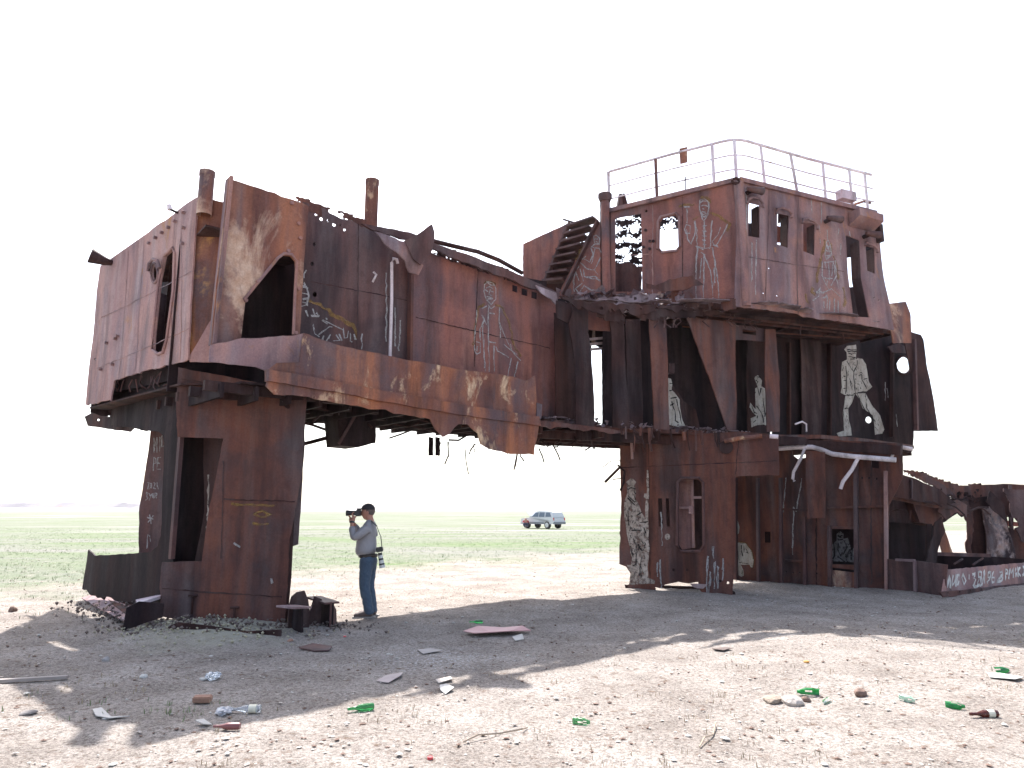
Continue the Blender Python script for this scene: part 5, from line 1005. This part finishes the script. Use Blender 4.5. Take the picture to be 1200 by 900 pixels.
# bottles
def glass(name, col, rough=.08, tr=.75):
    m, N, Lk, b = newmat(name); b.inputs['Base Color'].default_value = (*col, 1); b.inputs['Roughness'].default_value = rough
    b.inputs['Transmission Weight'].default_value = tr; b.inputs['IOR'].default_value = 1.45; return m
green_g = glass('green_glass', (.05, .32, .10)); brown_g = glass('brown_glass', (.12, .03, .02), tr=.5); clear_p = glass('clear_plastic', (.75, .8, .85), .2, .8)
label_m = simple('faded_label', (.65, .62, .5), .6)
def profile_bottle(bm, prof, n=20):
    rings = [[bm.verts.new((x, cos(k / n * tau) * r, sin(k / n * tau) * r)) for k in range(n)] for x, r in prof]
    for a_, b_ in zip(rings, rings[1:]):
        for k in range(n): bm.faces.new((a_[k], a_[(k + 1) % n], b_[(k + 1) % n], b_[k]))
    bm.faces.new(rings[0]); bm.faces.new(rings[-1])
BP = [(0, .013), (.015, .013), (.02, .015), (.03, .013), (.07, .014), (.10, .022), (.125, .031), (.14, .033), (.24, .033), (.255, .028)]
def bottle(name, px, py, s, rz, mat, label, lab=None, tilt=0.0):
    s *= .82
    P = gp_(px, py); e_ = empty(name, P, label, 'bottle')
    o = solid('glass_body' if mat is not clear_p else 'body', mat, lambda bm: profile_bottle(bm, [(x * s, r * s) for x, r in BP]), (0, 0, .033 * s + .004), None, None, parent=e_)
    if lab: solid('paper_label', lab, lambda bm: profile_bottle(bm, [(.16 * s, .0335 * s), (.165 * s, .0342 * s), (.215 * s, .0342 * s), (.22 * s, .0335 * s)]), (0, 0, .033 * s + .004), None, None, parent=e_)
    e_.rotation_euler = (0, tilt, rz); return e_
bottle('glass_bottle', 407, 836, 1.05, .45, green_g, 'green glass bottle lying on the edge of the shadow, closest to the viewer')
bottle('glass_bottle', 550, 731, .95, .02, green_g, 'green glass bottle lying in the shadow behind the pink sheet')
bottle('glass_bottle', 1137, 842, 1.1, .05, brown_g, 'dark brown glass bottle with a torn white label at the right', label_m)
bottle('plastic_bottle', 268, 837, 1.2, .12, clear_p, 'flattened clear plastic bottle on the shadow edge at the lower left', label_m)
bottle('glass_bottle', 250, 856, .95, .02, glass('red_glass', (.22, .08, .08), .4, .2), 'small dark red bottle on sunlit soil below the clear plastic bottle')
def shard(px, py, s, mat, label):
    s *= .75
    P = gp_(px, py)
    def bld(bm):
        n = 10; prof = [(0, .033), (.05, .034), (.10, .032), (.13, .022), (.16, .014)]
        rg = [[bm.verts.new((x * s, cos(.3 + k / n * 3.6) * r * s, sin(.3 + k / n * 3.6) * r * s + random.uniform(-.004, .004))) for k in range(n)] for x, r in prof]
        for a_, b_ in zip(rg, rg[1:]):
            for k in range(n - 1):
                if random.random() < .88: bm.faces.new((a_[k], a_[k + 1], b_[k + 1], b_[k]))
        gm_ = bmesh.ops.solidify(bm, geom=bm.faces[:], thickness=.003)
    o = solid('glass_shard', mat, bld, P + Vector((0, 0, .025 * s)), label, 'broken bottle', smooth=False); o.rotation_euler = (random.uniform(-.3, 2), 0, random.uniform(0, 6)); return o
gs2 = simple('green_glass_frosted', (.05, .30, .10), .25, 0, 0, 10, .2)
shard(672, 848, 1.15, green_g, 'round green bottle bottom standing on sunlit soil near the centre foreground')
shard(961, 817, 1.6, gs2, 'big jagged green bottle piece left of the rounded brown stone')
shard(974, 823, 1.1, green_g, 'slim green glass splinter touching the jagged green bottle piece')
shard(1056, 820, 1.2, glass('pale_glass', (.4, .6, .5), .2, .6), 'pale colourless glass piece between the brown stone and the green shards at the right')
shard(1108, 829, 1.2, gs2, 'green glass piece left of the dark brown bottle')
shard(1164, 789, 1.5, gs2, 'green glass piece near the grass sprouts at the right edge')
# crumpled clear plastic and paper
def crumple(bm, r):
    bmesh.ops.create_icosphere(bm, subdivisions=3, radius=r)
    for v in bm.verts: v.co *= 1 + .5 * noise.noise(v.co / r * 2.3) + .2 * noise.noise(v.co / r * 6); v.co.z *= .55
P = gp_(249, 796); solid('crumpled_plastic', clear_p, lambda bm: crumple(bm, .07), P + Vector((0, 0, .03)), 'crumpled clear plastic beaker lying in the shade at the left', 'litter', smooth=False)
P = gp_(262, 838); solid('crumpled_plastic', simple('dull_plastic', (.4, .4, .42), .3), lambda bm: crumple(bm, .06), P + Vector((0, 0, .03)), 'crumpled grey plastic touching the clear plastic bottle', 'litter', smooth=False)
red_m = simple('red_cap', (.5, .04, .05), .4)
for px, py, lb_ in ((404, 747, 'tiny red bottle cap in the shadow in front of the photographer'), (504, 891, 'small red scrap on sunlit soil at the bottom edge near the centre')):
    P = gp_(px, py); solid('bottle_cap', red_m, lambda bm: bmesh.ops.create_cone(bm, cap_ends=True, segments=14, radius1=.02, radius2=.018, depth=.015), P + Vector((0, 0, .015)), lb_, 'bottle cap')
P = gp_(945, 777); stone(945, 777, .035, simple('orange_scrap', (.6, .3, .08), .7), 'small orange lump on sunlit soil right of centre', (1.2, 1, .8), 'litter', 'orange_scrap')
tw = simple('dry_twig', (.35, .27, .2), .9)
def twig(pts, label, r=.006):
    g0 = gp_(*pts[0]); L = [gp_(*p) - g0 + Vector((0, 0, .015 + .02 * (i % 2))) for i, p in enumerate(pts)]
    solid('dry_twig', tw, lambda bm: add_tube(bm, L, r, 5), g0, label, 'twig')
twig([(543, 872), (560, 867), (585, 862), (612, 860), (618, 855)], 'long thin dry twig on sunlit soil at the bottom centre')
twig([(820, 878), (826, 870), (836, 863), (839, 852)], 'short hooked dry twig at the bottom right of centre')
# ---------------------------------------------------------------- stuff: pebbles, clods, grass
random.seed(77)
def scatter_stones(name, n, rmin, rmax, mat, label, seed, dens=None):
    random.seed(seed); V = []; F = []
    base = [Vector(p).normalized() for p in ((0, 0, 1), (.9, 0, .3), (.28, .85, .3), (-.72, .53, .3), (-.72, -.53, .3), (.28, -.85, .3), (0, 0, -1))]
    fs = [(0, 1, 2), (0, 2, 3), (0, 3, 4), (0, 4, 5), (0, 5, 1), (6, 2, 1), (6, 3, 2), (6, 4, 3), (6, 5, 4), (6, 1, 5)]
    k = 0
    while k < n:
        y = 3.6 + 22 * random.random() ** 1.7; x = random.uniform(-.80, .80) * (y + 1.0)
        if dens and random.random() > dens(x, y): continue
        r = rmin + (rmax - rmin) * random.random() ** 3.2; q = random.random() * 6.28; c_, s_ = cos(q), sin(q); z = gh(x, y) + .006; o = len(V)
        ex = random.uniform(.8, 1.7)
        for b_ in base:
            p = b_ * r * random.uniform(.75, 1.2); px_, py_ = p.x * ex, p.y
            V.append((x + px_ * c_ - py_ * s_, y + px_ * s_ + py_ * c_, z + p.z * .6 + r * .15))
        F += [tuple(o + i for i in f) for f in fs]; k += 1
    me = bpy.data.meshes.new(name); me.from_pydata(V, [], F); tag(link(name, me, mat), label, name, kind='stuff')
def cl(x, y): return .25 + .9 * max(0, noise.noise(Vector((x * .8, y * .8, 40))) + .25)
scatter_stones('pebbles', 9000, .003, .020, stone_m, 'pale pebbles strewn over the dry soil', 1, cl)
scatter_stones('clods', 5200, .003, .022, brown_m, 'brown clods and dry dung strewn over the soil', 2, cl)
scatter_stones('chips', 900, .006, .030, white_m, 'white chips and shells strewn over the soil', 3)
def grass(name, n, area, label, hmin, hmax, mat, seed, cond=None):
    random.seed(seed); V = []; F = []; k = 0
    while k < n:
        x, y = area()
        if cond and not cond(x, y): continue
        z = gh(x, y); k += 1
        for b_ in range(5):
            a_ = random.random() * 6.28; h = random.uniform(hmin, hmax); w_ = h * .09; bx_ = x + random.uniform(-.06, .06); by_ = y + random.uniform(-.06, .06); ln = random.uniform(.15, .6) * h; o = len(V)
            ca, sa = cos(a_), sin(a_)
            V += [(bx_ - sa * w_, by_ + ca * w_, z - .01), (bx_ + sa * w_, by_ - ca * w_, z - .01), (bx_ + ca * ln * .4 + sa * w_ * .7, by_ + sa * ln * .4 - ca * w_ * .7, z + h * .6), (bx_ + ca * ln * .4 - sa * w_ * .7, by_ + sa * ln * .4 + ca * w_ * .7, z + h * .6), (bx_ + ca * ln, by_ + sa * ln, z + h)]
            F += [(o, o + 1, o + 2, o + 3), (o + 3, o + 2, o + 4)]
    me = bpy.data.meshes.new(name); me.from_pydata(V, [], F); tag(link(name, me, mat), label, name, kind='stuff')
gm1 = simple('grass_blades', (.15, .20, .09), .7, 0, 0, .6, .3)
try: gm1.node_tree.nodes['Principled BSDF'].inputs['Subsurface Weight'].default_value = 0
except Exception: pass
def far_area():
    y = 13 + 60 * random.random() ** 1.6; return random.uniform(-.82, .35) * y, y
def gcond(x, y):
    d = (y - (21.5 + .95 * x)) * .16 + noise.noise(Vector((x * .45, y * .45, 20))) * 1.3
    return random.random() < d * .8
grass('grass', 9000, far_area, 'thin green grass of the plain behind the wreck', .02, .06, gm1, 4, gcond)
def tuft_area():
    y = 4.2 + 14 * random.random() ** 1.3; return random.uniform(-.75, .78) * y, y
grass('dry_straw', 420, tuft_area, 'dry straw bits scattered over the soil', .015, .05, simple('straw', (.34, .27, .18), .9), 12, lambda x, y: noise.noise(Vector((x * .9, y * .9, 60))) > .12)
def near_area(): 
    cx, cy, r = random.choice(((-3.3, 6.4, .35), (-4.2, 6.0, .5), (6.7, 8.1, .6), (5.6, 7.0, .4), (-2.6, 6.1, .2), (7.4, 8.8, .5), (-6.9, 12.0, .6)))
    return cx + random.gauss(0, r), cy + random.gauss(0, r)
grass('grass_sprouts', 60, near_area, 'sparse green sprouts in the dry soil', .02, .06, gm1, 6)
# small rubble under the leg and on the tilted sheets
def rubble(name, n, spots, rr, mat, label, seed):
    random.seed(seed); V = []; F = []
    base = [Vector(p).normalized() for p in ((0, 0, 1), (.9, 0, .3), (.28, .85, .3), (-.72, .53, .3), (-.72, -.53, .3), (.28, -.85, .3), (0, 0, -1))]
    fs = [(0, 1, 2), (0, 2, 3), (0, 3, 4), (0, 4, 5), (0, 5, 1), (6, 2, 1), (6, 3, 2), (6, 4, 3), (6, 5, 4), (6, 1, 5)]
    for k in range(n):
        sx_, sy_, sz_, r0 = random.choice(spots); x = sx_ + random.gauss(0, r0); y = sy_ + random.gauss(0, r0 * .5); r = random.uniform(.008, rr); o = len(V)
        z = gh(x, y) + sz_ * random.random()
        for b_ in base: p = b_ * r * random.uniform(.7, 1.3); V.append((x + p.x, y + p.y, z + p.z))
        F += [tuple(o + i for i in f) for f in fs]
    me = bpy.data.meshes.new(name); me.from_pydata(V, [], F); tag(link(name, me, mat), label, name, kind='stuff')
rub = simple('rubble', (.13, .10, .09), .95, 0, .5, 20, .4)
rubble('rubble', 600, [(-6.3, 11.6, .22, .35), (-5.6, 11.0, .12, .4), (-4.6, 10.1, .06, .5), (-3.6, 10.0, .05, .4), (-2.7, 10.5, .06, .4)], .032, rub, 'dark rubble heaped round the foot of the ship leg', 8)
rubble('clay_lumps', 300, [(-4.6, 10.0, .05, .6), (-3.7, 9.9, .05, .6), (-4.1, 9.6, .02, .6)], .026, simple('clay', (.36, .33, .24), .95, 0, .6, 20, .3), 'pale yellowish clay lumps of the mound under the ship leg', 10)
rubble('deck_rubble', 500, [(P.x + bk.x * .3, P.y + bk.y * .3, 0, .25) for P in m[:5]], .03, M['edge'], 'rust flakes lying on the middle deck edge', 9)
for o in bpy.data.objects:
    if o.name == 'deck_rubble': o.location.z = MZ + .07
# ---------------------------------------------------------------- photographer
def skin(name, verts, edges, radii, mat, parent, root=0, sub=2, smooth=True):
    me = bpy.data.meshes.new(name); me.from_pydata(verts, edges, []); o = bpy.data.objects.new(name, me); COL.objects.link(o)
    sm = o.modifiers.new('s', 'SKIN'); sm.use_smooth_shade = True; sm.branch_smoothing = .4
    for i, r in enumerate(radii): me.skin_vertices[0].data[i].radius = (r, r) if isinstance(r, (int, float)) else r
    me.skin_vertices[0].data[root].use_root = True
    ss = o.modifiers.new('ss', 'SUBSURF'); ss.levels = sub; ss.render_levels = sub
    dg = bpy.context.evaluated_depsgraph_get(); ev = o.evaluated_get(dg); m2 = bpy.data.meshes.new_from_object(ev)
    bpy.data.objects.remove(o)
    for p in m2.polygons: p.use_smooth = True
    m2.materials.clear(); return link(name, m2, mat, parent)
skin_m = simple('skin', (.42, .20, .14), .55, 0, .1, 30, .1); shirt_m = simple('grey_shirt', (.30, .29, .31), .85, 0, .4, 18, .1); jeans_m = simple('blue_jeans', (.06, .09, .135), .9, 0, .5, 25, .35)
shoe_m = simple('brown_shoe', (.10, .075, .07), .8, 0, .3, 20, .3); cap_m = simple('black_cap', (.03, .026, .03), .8); hair_m = simple('grey_hair', (.12, .09, .08), .9); cam_m = simple('black_plastic', (.02, .02, .022), .4); lens_w = simple('white_lens', (.6, .6, .58), .5); belt_m = simple('belt', (.04, .03, .025), .6)
foot = gp_(430, 723)
man = empty('person', foot, 'man in grey shirt, blue jeans and dark cap photographing beside the ship leg', 'person')
# x = photo right, y = away, z up (m)
body = skin('body', [(-.02, 0, .93), (-.04, 0, 1.10), (0, 0, 1.28), (.03, 0, 1.42), (.01, 0, 1.50), (-.02, 0, 1.56), (-.05, 0, 1.62), (-.045, 0, 1.68),
    (0, -.17, 1.41), (-.22, -.26, 1.22), (-.26, -.16, 1.45), (-.26, -.11, 1.52),
    (0, .17, 1.41), (-.19, .27, 1.24), (-.30, .14, 1.46), (-.33, .08, 1.50)],
    [(0, 1), (1, 2), (2, 3), (3, 4), (4, 5), (5, 6), (6, 7), (3, 8), (8, 9), (9, 10), (10, 11), (3, 12), (12, 13), (13, 14), (14, 15)],
    [.11, .12, .11, .07, .062, .066, .08, .07, .045, .04, .032, .03, .045, .04, .032, .03], skin_m, man)
def ell(name, c, r, mat, parent, seg=24, cut=None, tilt=0.0):
    def f(bm):
        bmesh.ops.create_uvsphere(bm, u_segments=seg, v_segments=seg // 2, radius=1)
        for v in bm.verts: v.co = Matrix.Rotation(tilt, 3, 'Y') @ Vector((v.co.x * r[0], v.co.y * r[1], v.co.z * r[2])) + Vector(c)
        if cut is not None:
            bmesh.ops.bisect_plane(bm, geom=bm.verts[:] + bm.edges[:] + bm.faces[:], plane_co=(0, 0, cut), plane_no=(0, 0, -1), clear_outer=True)
            ed = [e for e in bm.edges if len(e.link_faces) == 1]
            if ed: bmesh.ops.holes_fill(bm, edges=ed)
    return solid(name, mat, f, (0, 0, 0), None, None, parent=parent)
def head_mesh(bm):
    bmesh.ops.create_uvsphere(bm, u_segments=28, v_segments=20, radius=1)
    for v in bm.verts:
        x, y, z = v.co; w_ = 1 - .22 * max(0, -z) ; fx = x * .102 * (1 - .1 * max(0, -z))
        if x < 0 and z < 0: fx -= .012 * (-z)
        v.co = Vector((-.045 + fx, y * .080 * w_, 1.635 + z * .125))
        if abs(y) < .25 and x < -.8 and -.35 < z < .12: v.co.x -= .028 * (1 - abs(y) * 3)
        if abs(abs(y) - .35) < .15 and x < -.7 and .0 < z < .22: v.co.x += .010
        if abs(y) < .3 and x < -.7 and -.62 < z < -.5: v.co.x += .006
solid('head', skin_m, head_mesh, (0, 0, 0), None, None, parent=body)
for s in (-1, 1): ell('ear', (-.03, s * .080, 1.625), (.016, .012, .032), skin_m, body, 12)
ell('hair', (-.022, 0, 1.655), (.095, .084, .095), hair_m, man)
sm_ = skin('shirt', [(-.03, 0, .93), (-.06, 0, 1.06), (-.045, 0, 1.22), (.015, 0, 1.39), (.015, 0, 1.53), (0, -.19, 1.40), (-.20, -.265, 1.215), (-.26, -.17, 1.42), (0, .19, 1.40), (-.18, .275, 1.235), (-.29, .15, 1.43)],
    [(0, 1), (1, 2), (2, 3), (3, 4), (3, 5), (5, 6), (6, 7), (3, 8), (8, 9), (9, 10)], [(.17, .18), (.20, .19), (.18, .19), (.15, .17), (.075, .075), .09, .075, .052, .09, .075, .052], shirt_m, man)
jm = skin('jeans', [(0, 0, .99), (0, 0, .86), (-.02, -.09, .80), (-.04, -.10, .50), (.05, -.10, .10), (.05, -.10, .04), (.01, .09, .80), (-.005, .10, .50), (.07, .10, .10), (.07, .10, .04)], [(0, 1), (1, 2), (2, 3), (3, 4), (4, 5), (1, 6), (6, 7), (7, 8), (8, 9)],
    [(.165, .17), (.165, .17), .12, .092, .078, .08, .12, .092, .078, .08], jeans_m, man)
for o_, amp_ in ((jm, .012), (sm_, .010)):
    for v in o_.data.vertices: v.co += v.normal * amp_ * noise.noise(Vector((v.co.x * 9, v.co.y * 9, v.co.z * 17)))
skin('belt', [(-.015, 0, .90), (-.015, 0, .945), (-.02, 0, .985)], [(0, 1), (1, 2)], [(.17, .18), (.178, .185), (.172, .18)], belt_m, man, sub=1)
for s, dx in ((-1, 0), (1, .02)):
    sh = skin('shoe', [(.12 + dx, s * .10, .065), (.05 + dx, s * .10, .075), (-.07 + dx, s * .11, .05), (-.16 + dx, s * .115, .04), (-.19 + dx, s * .115, .035)], [(0, 1), (1, 2), (2, 3), (3, 4)], [(.06, .06), (.066, .07), (.06, .05), (.05, .038), (.03, .025)], shoe_m, man)
    solid('sole', simple('pale_sole', (.3, .27, .25), .8), lambda bm: add_box(bm, Vector((.15 + dx, s * .10, .012)), Vector((-.20 + dx, s * .115, .012)), .10, .026), (0, 0, 0), None, None, parent=sh, smooth=False)
cp = ell('cap', (-.04, 0, 1.68), (.114, .094, .095), cap_m, man, cut=1.675)
solid('cap_visor', cap_m, lambda bm: sheet(bm, [(-.11, -.08, 1.685), (-.18, -.06, 1.68), (-.22, 0, 1.68), (-.18, .06, 1.68), (-.11, .08, 1.685)], .012), (0, 0, 0), None, None, parent=cp, smooth=False)
# hands: palm plus five bent fingers each
def hand(c, side, nm='hand'):
    vs_, es, rs = [(c[0] + .0, c[1], c[2] - .06), (c[0], c[1], c[2]), (c[0] - .01, c[1], c[2] + .035)], [(0, 1), (1, 2)], [.025, (.035, .026), (.032, .02)]
    h = skin(nm, vs_, es, rs, skin_m, body)
    for i in range(4):
        y0 = c[1] + (-.03 + .02 * i) ; L = (.068, .078, .072, .055)[i]
        skin('finger', [(c[0] - .01, y0, c[2] + .03), (c[0] - .025, y0 - side * .02, c[2] + .03 + L * .45), (c[0] - .015, y0 - side * .04, c[2] + .03 + L * .75), (c[0] + .005, y0 - side * .045, c[2] + .03 + L * .8)], [(0, 1), (1, 2), (2, 3)], [.010, .0095, .009, .008], skin_m, h, sub=1)
    skin('thumb', [(c[0] + .01, c[1] - side * .02, c[2] - .01), (c[0] + .03, c[1] - side * .04, c[2] + .025), (c[0] + .03, c[1] - side * .045, c[2] + .05)], [(0, 1), (1, 2)], [.012, .011, .009], skin_m, h, sub=1)
for nm, c, s in (('hand', (-.25, -.10, 1.545), -1), ('hand', (-.33, .07, 1.515), 1)): hand(c, s)
wt = tube('wristwatch', [foot + Vector((-.26, -.15, 1.465)), foot + Vector((-.26, -.145, 1.49))], .042, cam_m, man, n=12)
wt.parent = man; 
for v in wt.data.vertices: v.co += ORG - foot
# camera at the eye (held: a thing of its own)
cm = empty('camera', foot + Vector((-.195, -.03, 1.59)), 'black camera with a long lens held to the eye of the photographer', 'camera')
solid('camera_body', cam_m, lambda bm: (add_box(bm, Vector((-.03, 0, .03)), Vector((.05, 0, .03)), .14, .10), bmesh.ops.bevel(bm, geom=bm.edges[:], offset=.012, segments=2, affect='EDGES')), (0, 0, 0), None, None, parent=cm)
solid('viewfinder_hump', cam_m, lambda bm: add_box(bm, Vector((-.02, 0, .09)), Vector((.045, 0, .09)), .05, .035), (0, 0, 0), None, None, parent=cm)
solid('lens', cam_m, lambda bm: add_tube(bm, [Vector((-.02, 0, .03)), Vector((-.06, 0, .03)), Vector((-.13, 0, .03)), Vector((-.17, 0, .03)), Vector((-.19, 0, .03))], .04, 18, True, [.036, .038, .040, .047, .047]), (0, 0, 0), None, None, parent=cm)
# second camera hanging at the back
c2 = empty('camera', foot + Vector((.185, -.12, 1.0)), 'second camera with a white and black lens hanging from a shoulder strap behind the photographer', 'camera')
solid('camera_body', cam_m, lambda bm: (add_box(bm, Vector((-.05, 0, .04)), Vector((.06, 0, .06)), .09, .08), bmesh.ops.bevel(bm, geom=bm.edges[:], offset=.012, segments=2, affect='EDGES')), (0, 0, 0), None, None, parent=c2)
for i, (z0, z1, r, mt) in enumerate(((.0, -.04, .034, cam_m), (-.04, -.085, .036, lens_w), (-.085, -.115, .038, cam_m), (-.115, -.165, .040, lens_w), (-.165, -.19, .045, cam_m), (-.19, -.235, .046, lens_w))):
    solid('lens_ring' if i else 'lens', mt, lambda bm: add_tube(bm, [Vector((.01 - z0 * .2, 0, z0)), Vector((.01 - z1 * .2, 0, z1))], r, 16), (0, 0, 0), None, None, parent=c2)
solid('strap', cam_m, lambda bm: (add_box(bm, Vector((.04, 0, .08)), Vector((.02, -.02, .25)), .012, .008), add_box(bm, Vector((.02, -.02, .25)), Vector((-.05, -.03, .42)), .035, .01), add_box(bm, Vector((-.05, -.03, .42)), Vector((-.14, 0, .50)), .035, .01)), (0, 0, 0), None, None, parent=c2, smooth=False)
# ---------------------------------------------------------------- far car with its hood open
cgx = onz(636, 618.5, 0); car = empty('parked_car', Vector((cgx.x, cgx.y, gh(cgx.x, cgx.y))), 'silver off-road car with its hood open, parked far out on the green plain', 'car')
car.rotation_euler.z = radians(-46); car.scale = (.93, .93, .93)
silver = simple('silver_paint', (.55, .56, .57), .5, .0, 0, 3, .04); lower_m = simple('grey_cladding', (.17, .18, .20), .5); glass_d = simple('dark_glass', (.10, .13, .16), .1); tyre_m = simple('tyre_rubber', (.03, .03, .03), .8); rim_m = simple('alloy_rim', (.5, .52, .55), .3, .6)
def car_body(bm):
    # profile (x: front negative), lower body then cabin
    W = .88
    prof = [(-2.25, .50), (-2.30, .72), (-2.22, .98), (-1.05, 1.10), (-.98, 1.10), (2.15, 1.14), (2.28, 1.0), (2.32, .62), (2.22, .48), (1.83, .46), (1.75, .72), (1.55, .86), (1.3, .86), (1.08, .72), (1.0, .44), (-1.0, .44), (-1.08, .72), (-1.3, .86), (-1.55, .86), (-1.76, .72), (-1.84, .46)]
    L1 = [bm.verts.new((x, -W, z)) for x, z in prof]; L2 = [bm.verts.new((x, W, z)) for x, z in prof]
    n = len(prof)
    for i in range(n): bm.faces.new((L1[i], L1[(i + 1) % n], L2[(i + 1) % n], L2[i]))
    f1 = bm.faces.new(L1); f2 = bm.faces.new(L2)
    cab = [(-.95, 1.10, .86), (-.30, 1.66, .70), (.2, 1.75, .69), (1.75, 1.73, .69), (2.05, 1.62, .70), (2.24, 1.12, .85)]
    C1 = [bm.verts.new((x, -w_, z)) for x, z, w_ in cab]; C2 = [bm.verts.new((x, w_, z)) for x, z, w_ in cab]
    for i in range(len(cab)): bm.faces.new((C1[i], C1[(i + 1) % 6], C2[(i + 1) % 6], C2[i]))
    g1 = bm.faces.new(C1); g2_ = bm.faces.new(C2)
    bmesh.ops.triangulate(bm, faces=[f1, f2, g1, g2_])
cb = solid('body', silver, car_body, (0, 0, 0), None, None, parent=car, smooth=False)
def sidewin(pts, s): 
    def f(bm):
        sheet(bm, [(x, s * (.88 - (z - 1.10) * .29 + .004), z) for x, z in pts], .012)
    return f
for s in (-1, 1):
    for pts in ([(-.70, 1.17), (-.25, 1.58), (.18, 1.62), (.18, 1.17)], [(.28, 1.17), (.28, 1.62), (1.0, 1.62), (1.05, 1.17)], [(1.2, 1.17), (1.17, 1.61), (1.72, 1.59), (1.98, 1.20)]):
        solid('side_window', glass_d, sidewin(pts, s), (0, 0, 0), None, None, parent=car, smooth=False)
    solid('side_cladding', lower_m, lambda bm: add_box(bm, Vector((-1.0, s * .885, .55)), Vector((1.0, s * .885, .55)), .03, .22), (0, 0, 0), None, None, parent=car, smooth=False)
    solid('tail_lamp', simple('red_lamp', (.5, .03, .03), .3), lambda bm: add_box(bm, Vector((2.27, s * .8, .80)), Vector((2.27, s * .8, 1.08)), .06, .14), (0, 0, 0), None, None, parent=car, smooth=False)
    solid('headlight', simple('lamp_glass', (.7, .7, .7), .2), lambda bm: add_box(bm, Vector((-2.27, s * .62, .82)), Vector((-2.27, s * .85, .82)), .08, .14), (0, 0, 0), None, None, parent=car, smooth=False)
    solid('wing_mirror', silver, lambda bm: add_box(bm, Vector((-.75, s * .9, 1.2)), Vector((-.75, s * 1.08, 1.2)), .08, .14), (0, 0, 0), None, None, parent=car, smooth=False)
    for x in (-1.42, 1.42):
        wh = solid('wheel', tyre_m, lambda bm: add_tube(bm, [Vector((0, -.13, 0)), Vector((0, -.11, 0)), Vector((0, .11, 0)), Vector((0, .13, 0))], .38, 26, True, [.34, .375, .375, .34]), (x, s * .76, .375), None, None, parent=car)
        solid('rim', rim_m, lambda bm: add_tube(bm, [Vector((0, s * .12, 0)), Vector((0, s * .145, 0))], .24, 20), (0, 0, 0), None, None, parent=wh)
solid('front_bumper', silver, lambda bm: add_box(bm, Vector((-2.33, -.85, .56)), Vector((-2.33, .85, .56)), .14, .24), (0, 0, 0), None, None, parent=car, smooth=False)
solid('rear_bumper', lower_m, lambda bm: add_box(bm, Vector((2.34, -.85, .56)), Vector((2.34, .85, .56)), .14, .22), (0, 0, 0), None, None, parent=car, smooth=False)
solid('open_hood', silver, lambda bm: sheet(bm, [(-1.02, -.78, 1.13), (-1.85, -.74, 1.92), (-1.85, .74, 1.92), (-1.02, .78, 1.13)], .04), (0, 0, 0), None, None, parent=car, smooth=False)
solid('windscreen', glass_d, lambda bm: sheet(bm, [(-.93, -.72, 1.15), (-.36, -.62, 1.63), (-.36, .62, 1.63), (-.93, .72, 1.15)], .02), (0, 0, 0), None, None, parent=car, smooth=False)
# someone in red crouching at the front wheel
q = onz(616, 618.5, 0); q.z = gh(q.x, q.y); q.y -= .3
rp_ = empty('person', q, 'person in red crouching beside the front wheel of the silver car', 'person')
skin('body', [(0, 0, .35), (0, 0, .7), (0, 0, .86), (0, 0, .97), (-.22, -.12, .45), (-.05, -.14, .08), (.22, -.12, .45), (.05, -.14, .08), (-.2, 0, .75), (-.28, .1, .5), (.2, 0, .75), (.28, .1, .5)], [(0, 1), (1, 2), (2, 3), (0, 4), (4, 5), (0, 6), (6, 7), (1, 8), (8, 9), (1, 10), (10, 11)], [.15, .15, .06, .1, .08, .06, .08, .06, .06, .04, .06, .04], skin_m, rp_)
skin('jacket', [(0, 0, .42), (0, 0, .70), (-.19, 0, .73), (-.27, .08, .54), (.19, 0, .73), (.27, .08, .54)], [(0, 1), (1, 2), (2, 3), (1, 4), (4, 5)], [.18, .18, .085, .065, .085, .065], simple('red_jacket', (.5, .06, .07), .8), rp_)
skin('trousers', [(0, 0, .32), (-.22, -.12, .45), (-.05, -.14, .1), (.22, -.12, .45), (.05, -.14, .1)], [(0, 1), (1, 2), (0, 3), (3, 4)], [.17, .1, .08, .1, .08], simple('dark_trousers', (.05, .05, .08), .8), rp_)
for o_ in COL.objects:
    if o_.parent or 'label' not in o_: continue
    if o_.name.startswith('glass_shard'): o_['group'] = 'glass pieces strewn over the ground'
    elif o_.name.startswith('glass_bottle'): o_['group'] = 'glass bottles lying on the ground'
    elif o_.name.startswith(('scrap_plate', 'scrap_beam')): o_['group'] = 'scrap metal round the foot of the ship leg'
    elif o_.name.startswith('scrap_sheet'): o_['group'] = 'pale scraps strewn over the ground'
    elif o_.name.startswith('dry_twig'): o_['group'] = 'twigs on the ground'
# ---------------------------------------------------------------- pale air
def haze():
    bm = bmesh.new(); bmesh.ops.create_cube(bm, size=1)
    for v in bm.verts: v.co = Vector((v.co.x * 12400, -1400 + (v.co.y + .5) * 8000 , -8 if v.co.z < 0 else 45))
    m, N, Lk, b = newmat('haze_air'); N.remove(b); pv = N.new('ShaderNodeVolumePrincipled'); pv.inputs['Color'].default_value = (.95, .96, 1, 1); pv.inputs['Density'].default_value = HAZE; pv.inputs['Anisotropy'].default_value = .35
    Lk.new(pv.outputs[0], N['Material Output'].inputs['Volume'])
    me = bpy.data.meshes.new('haze'); bm.to_mesh(me); bm.free(); tag(link('haze', me, m), 'thin bright haze over the plain', None, kind='stuff')
HAZE = .0001
if HAZE: haze()
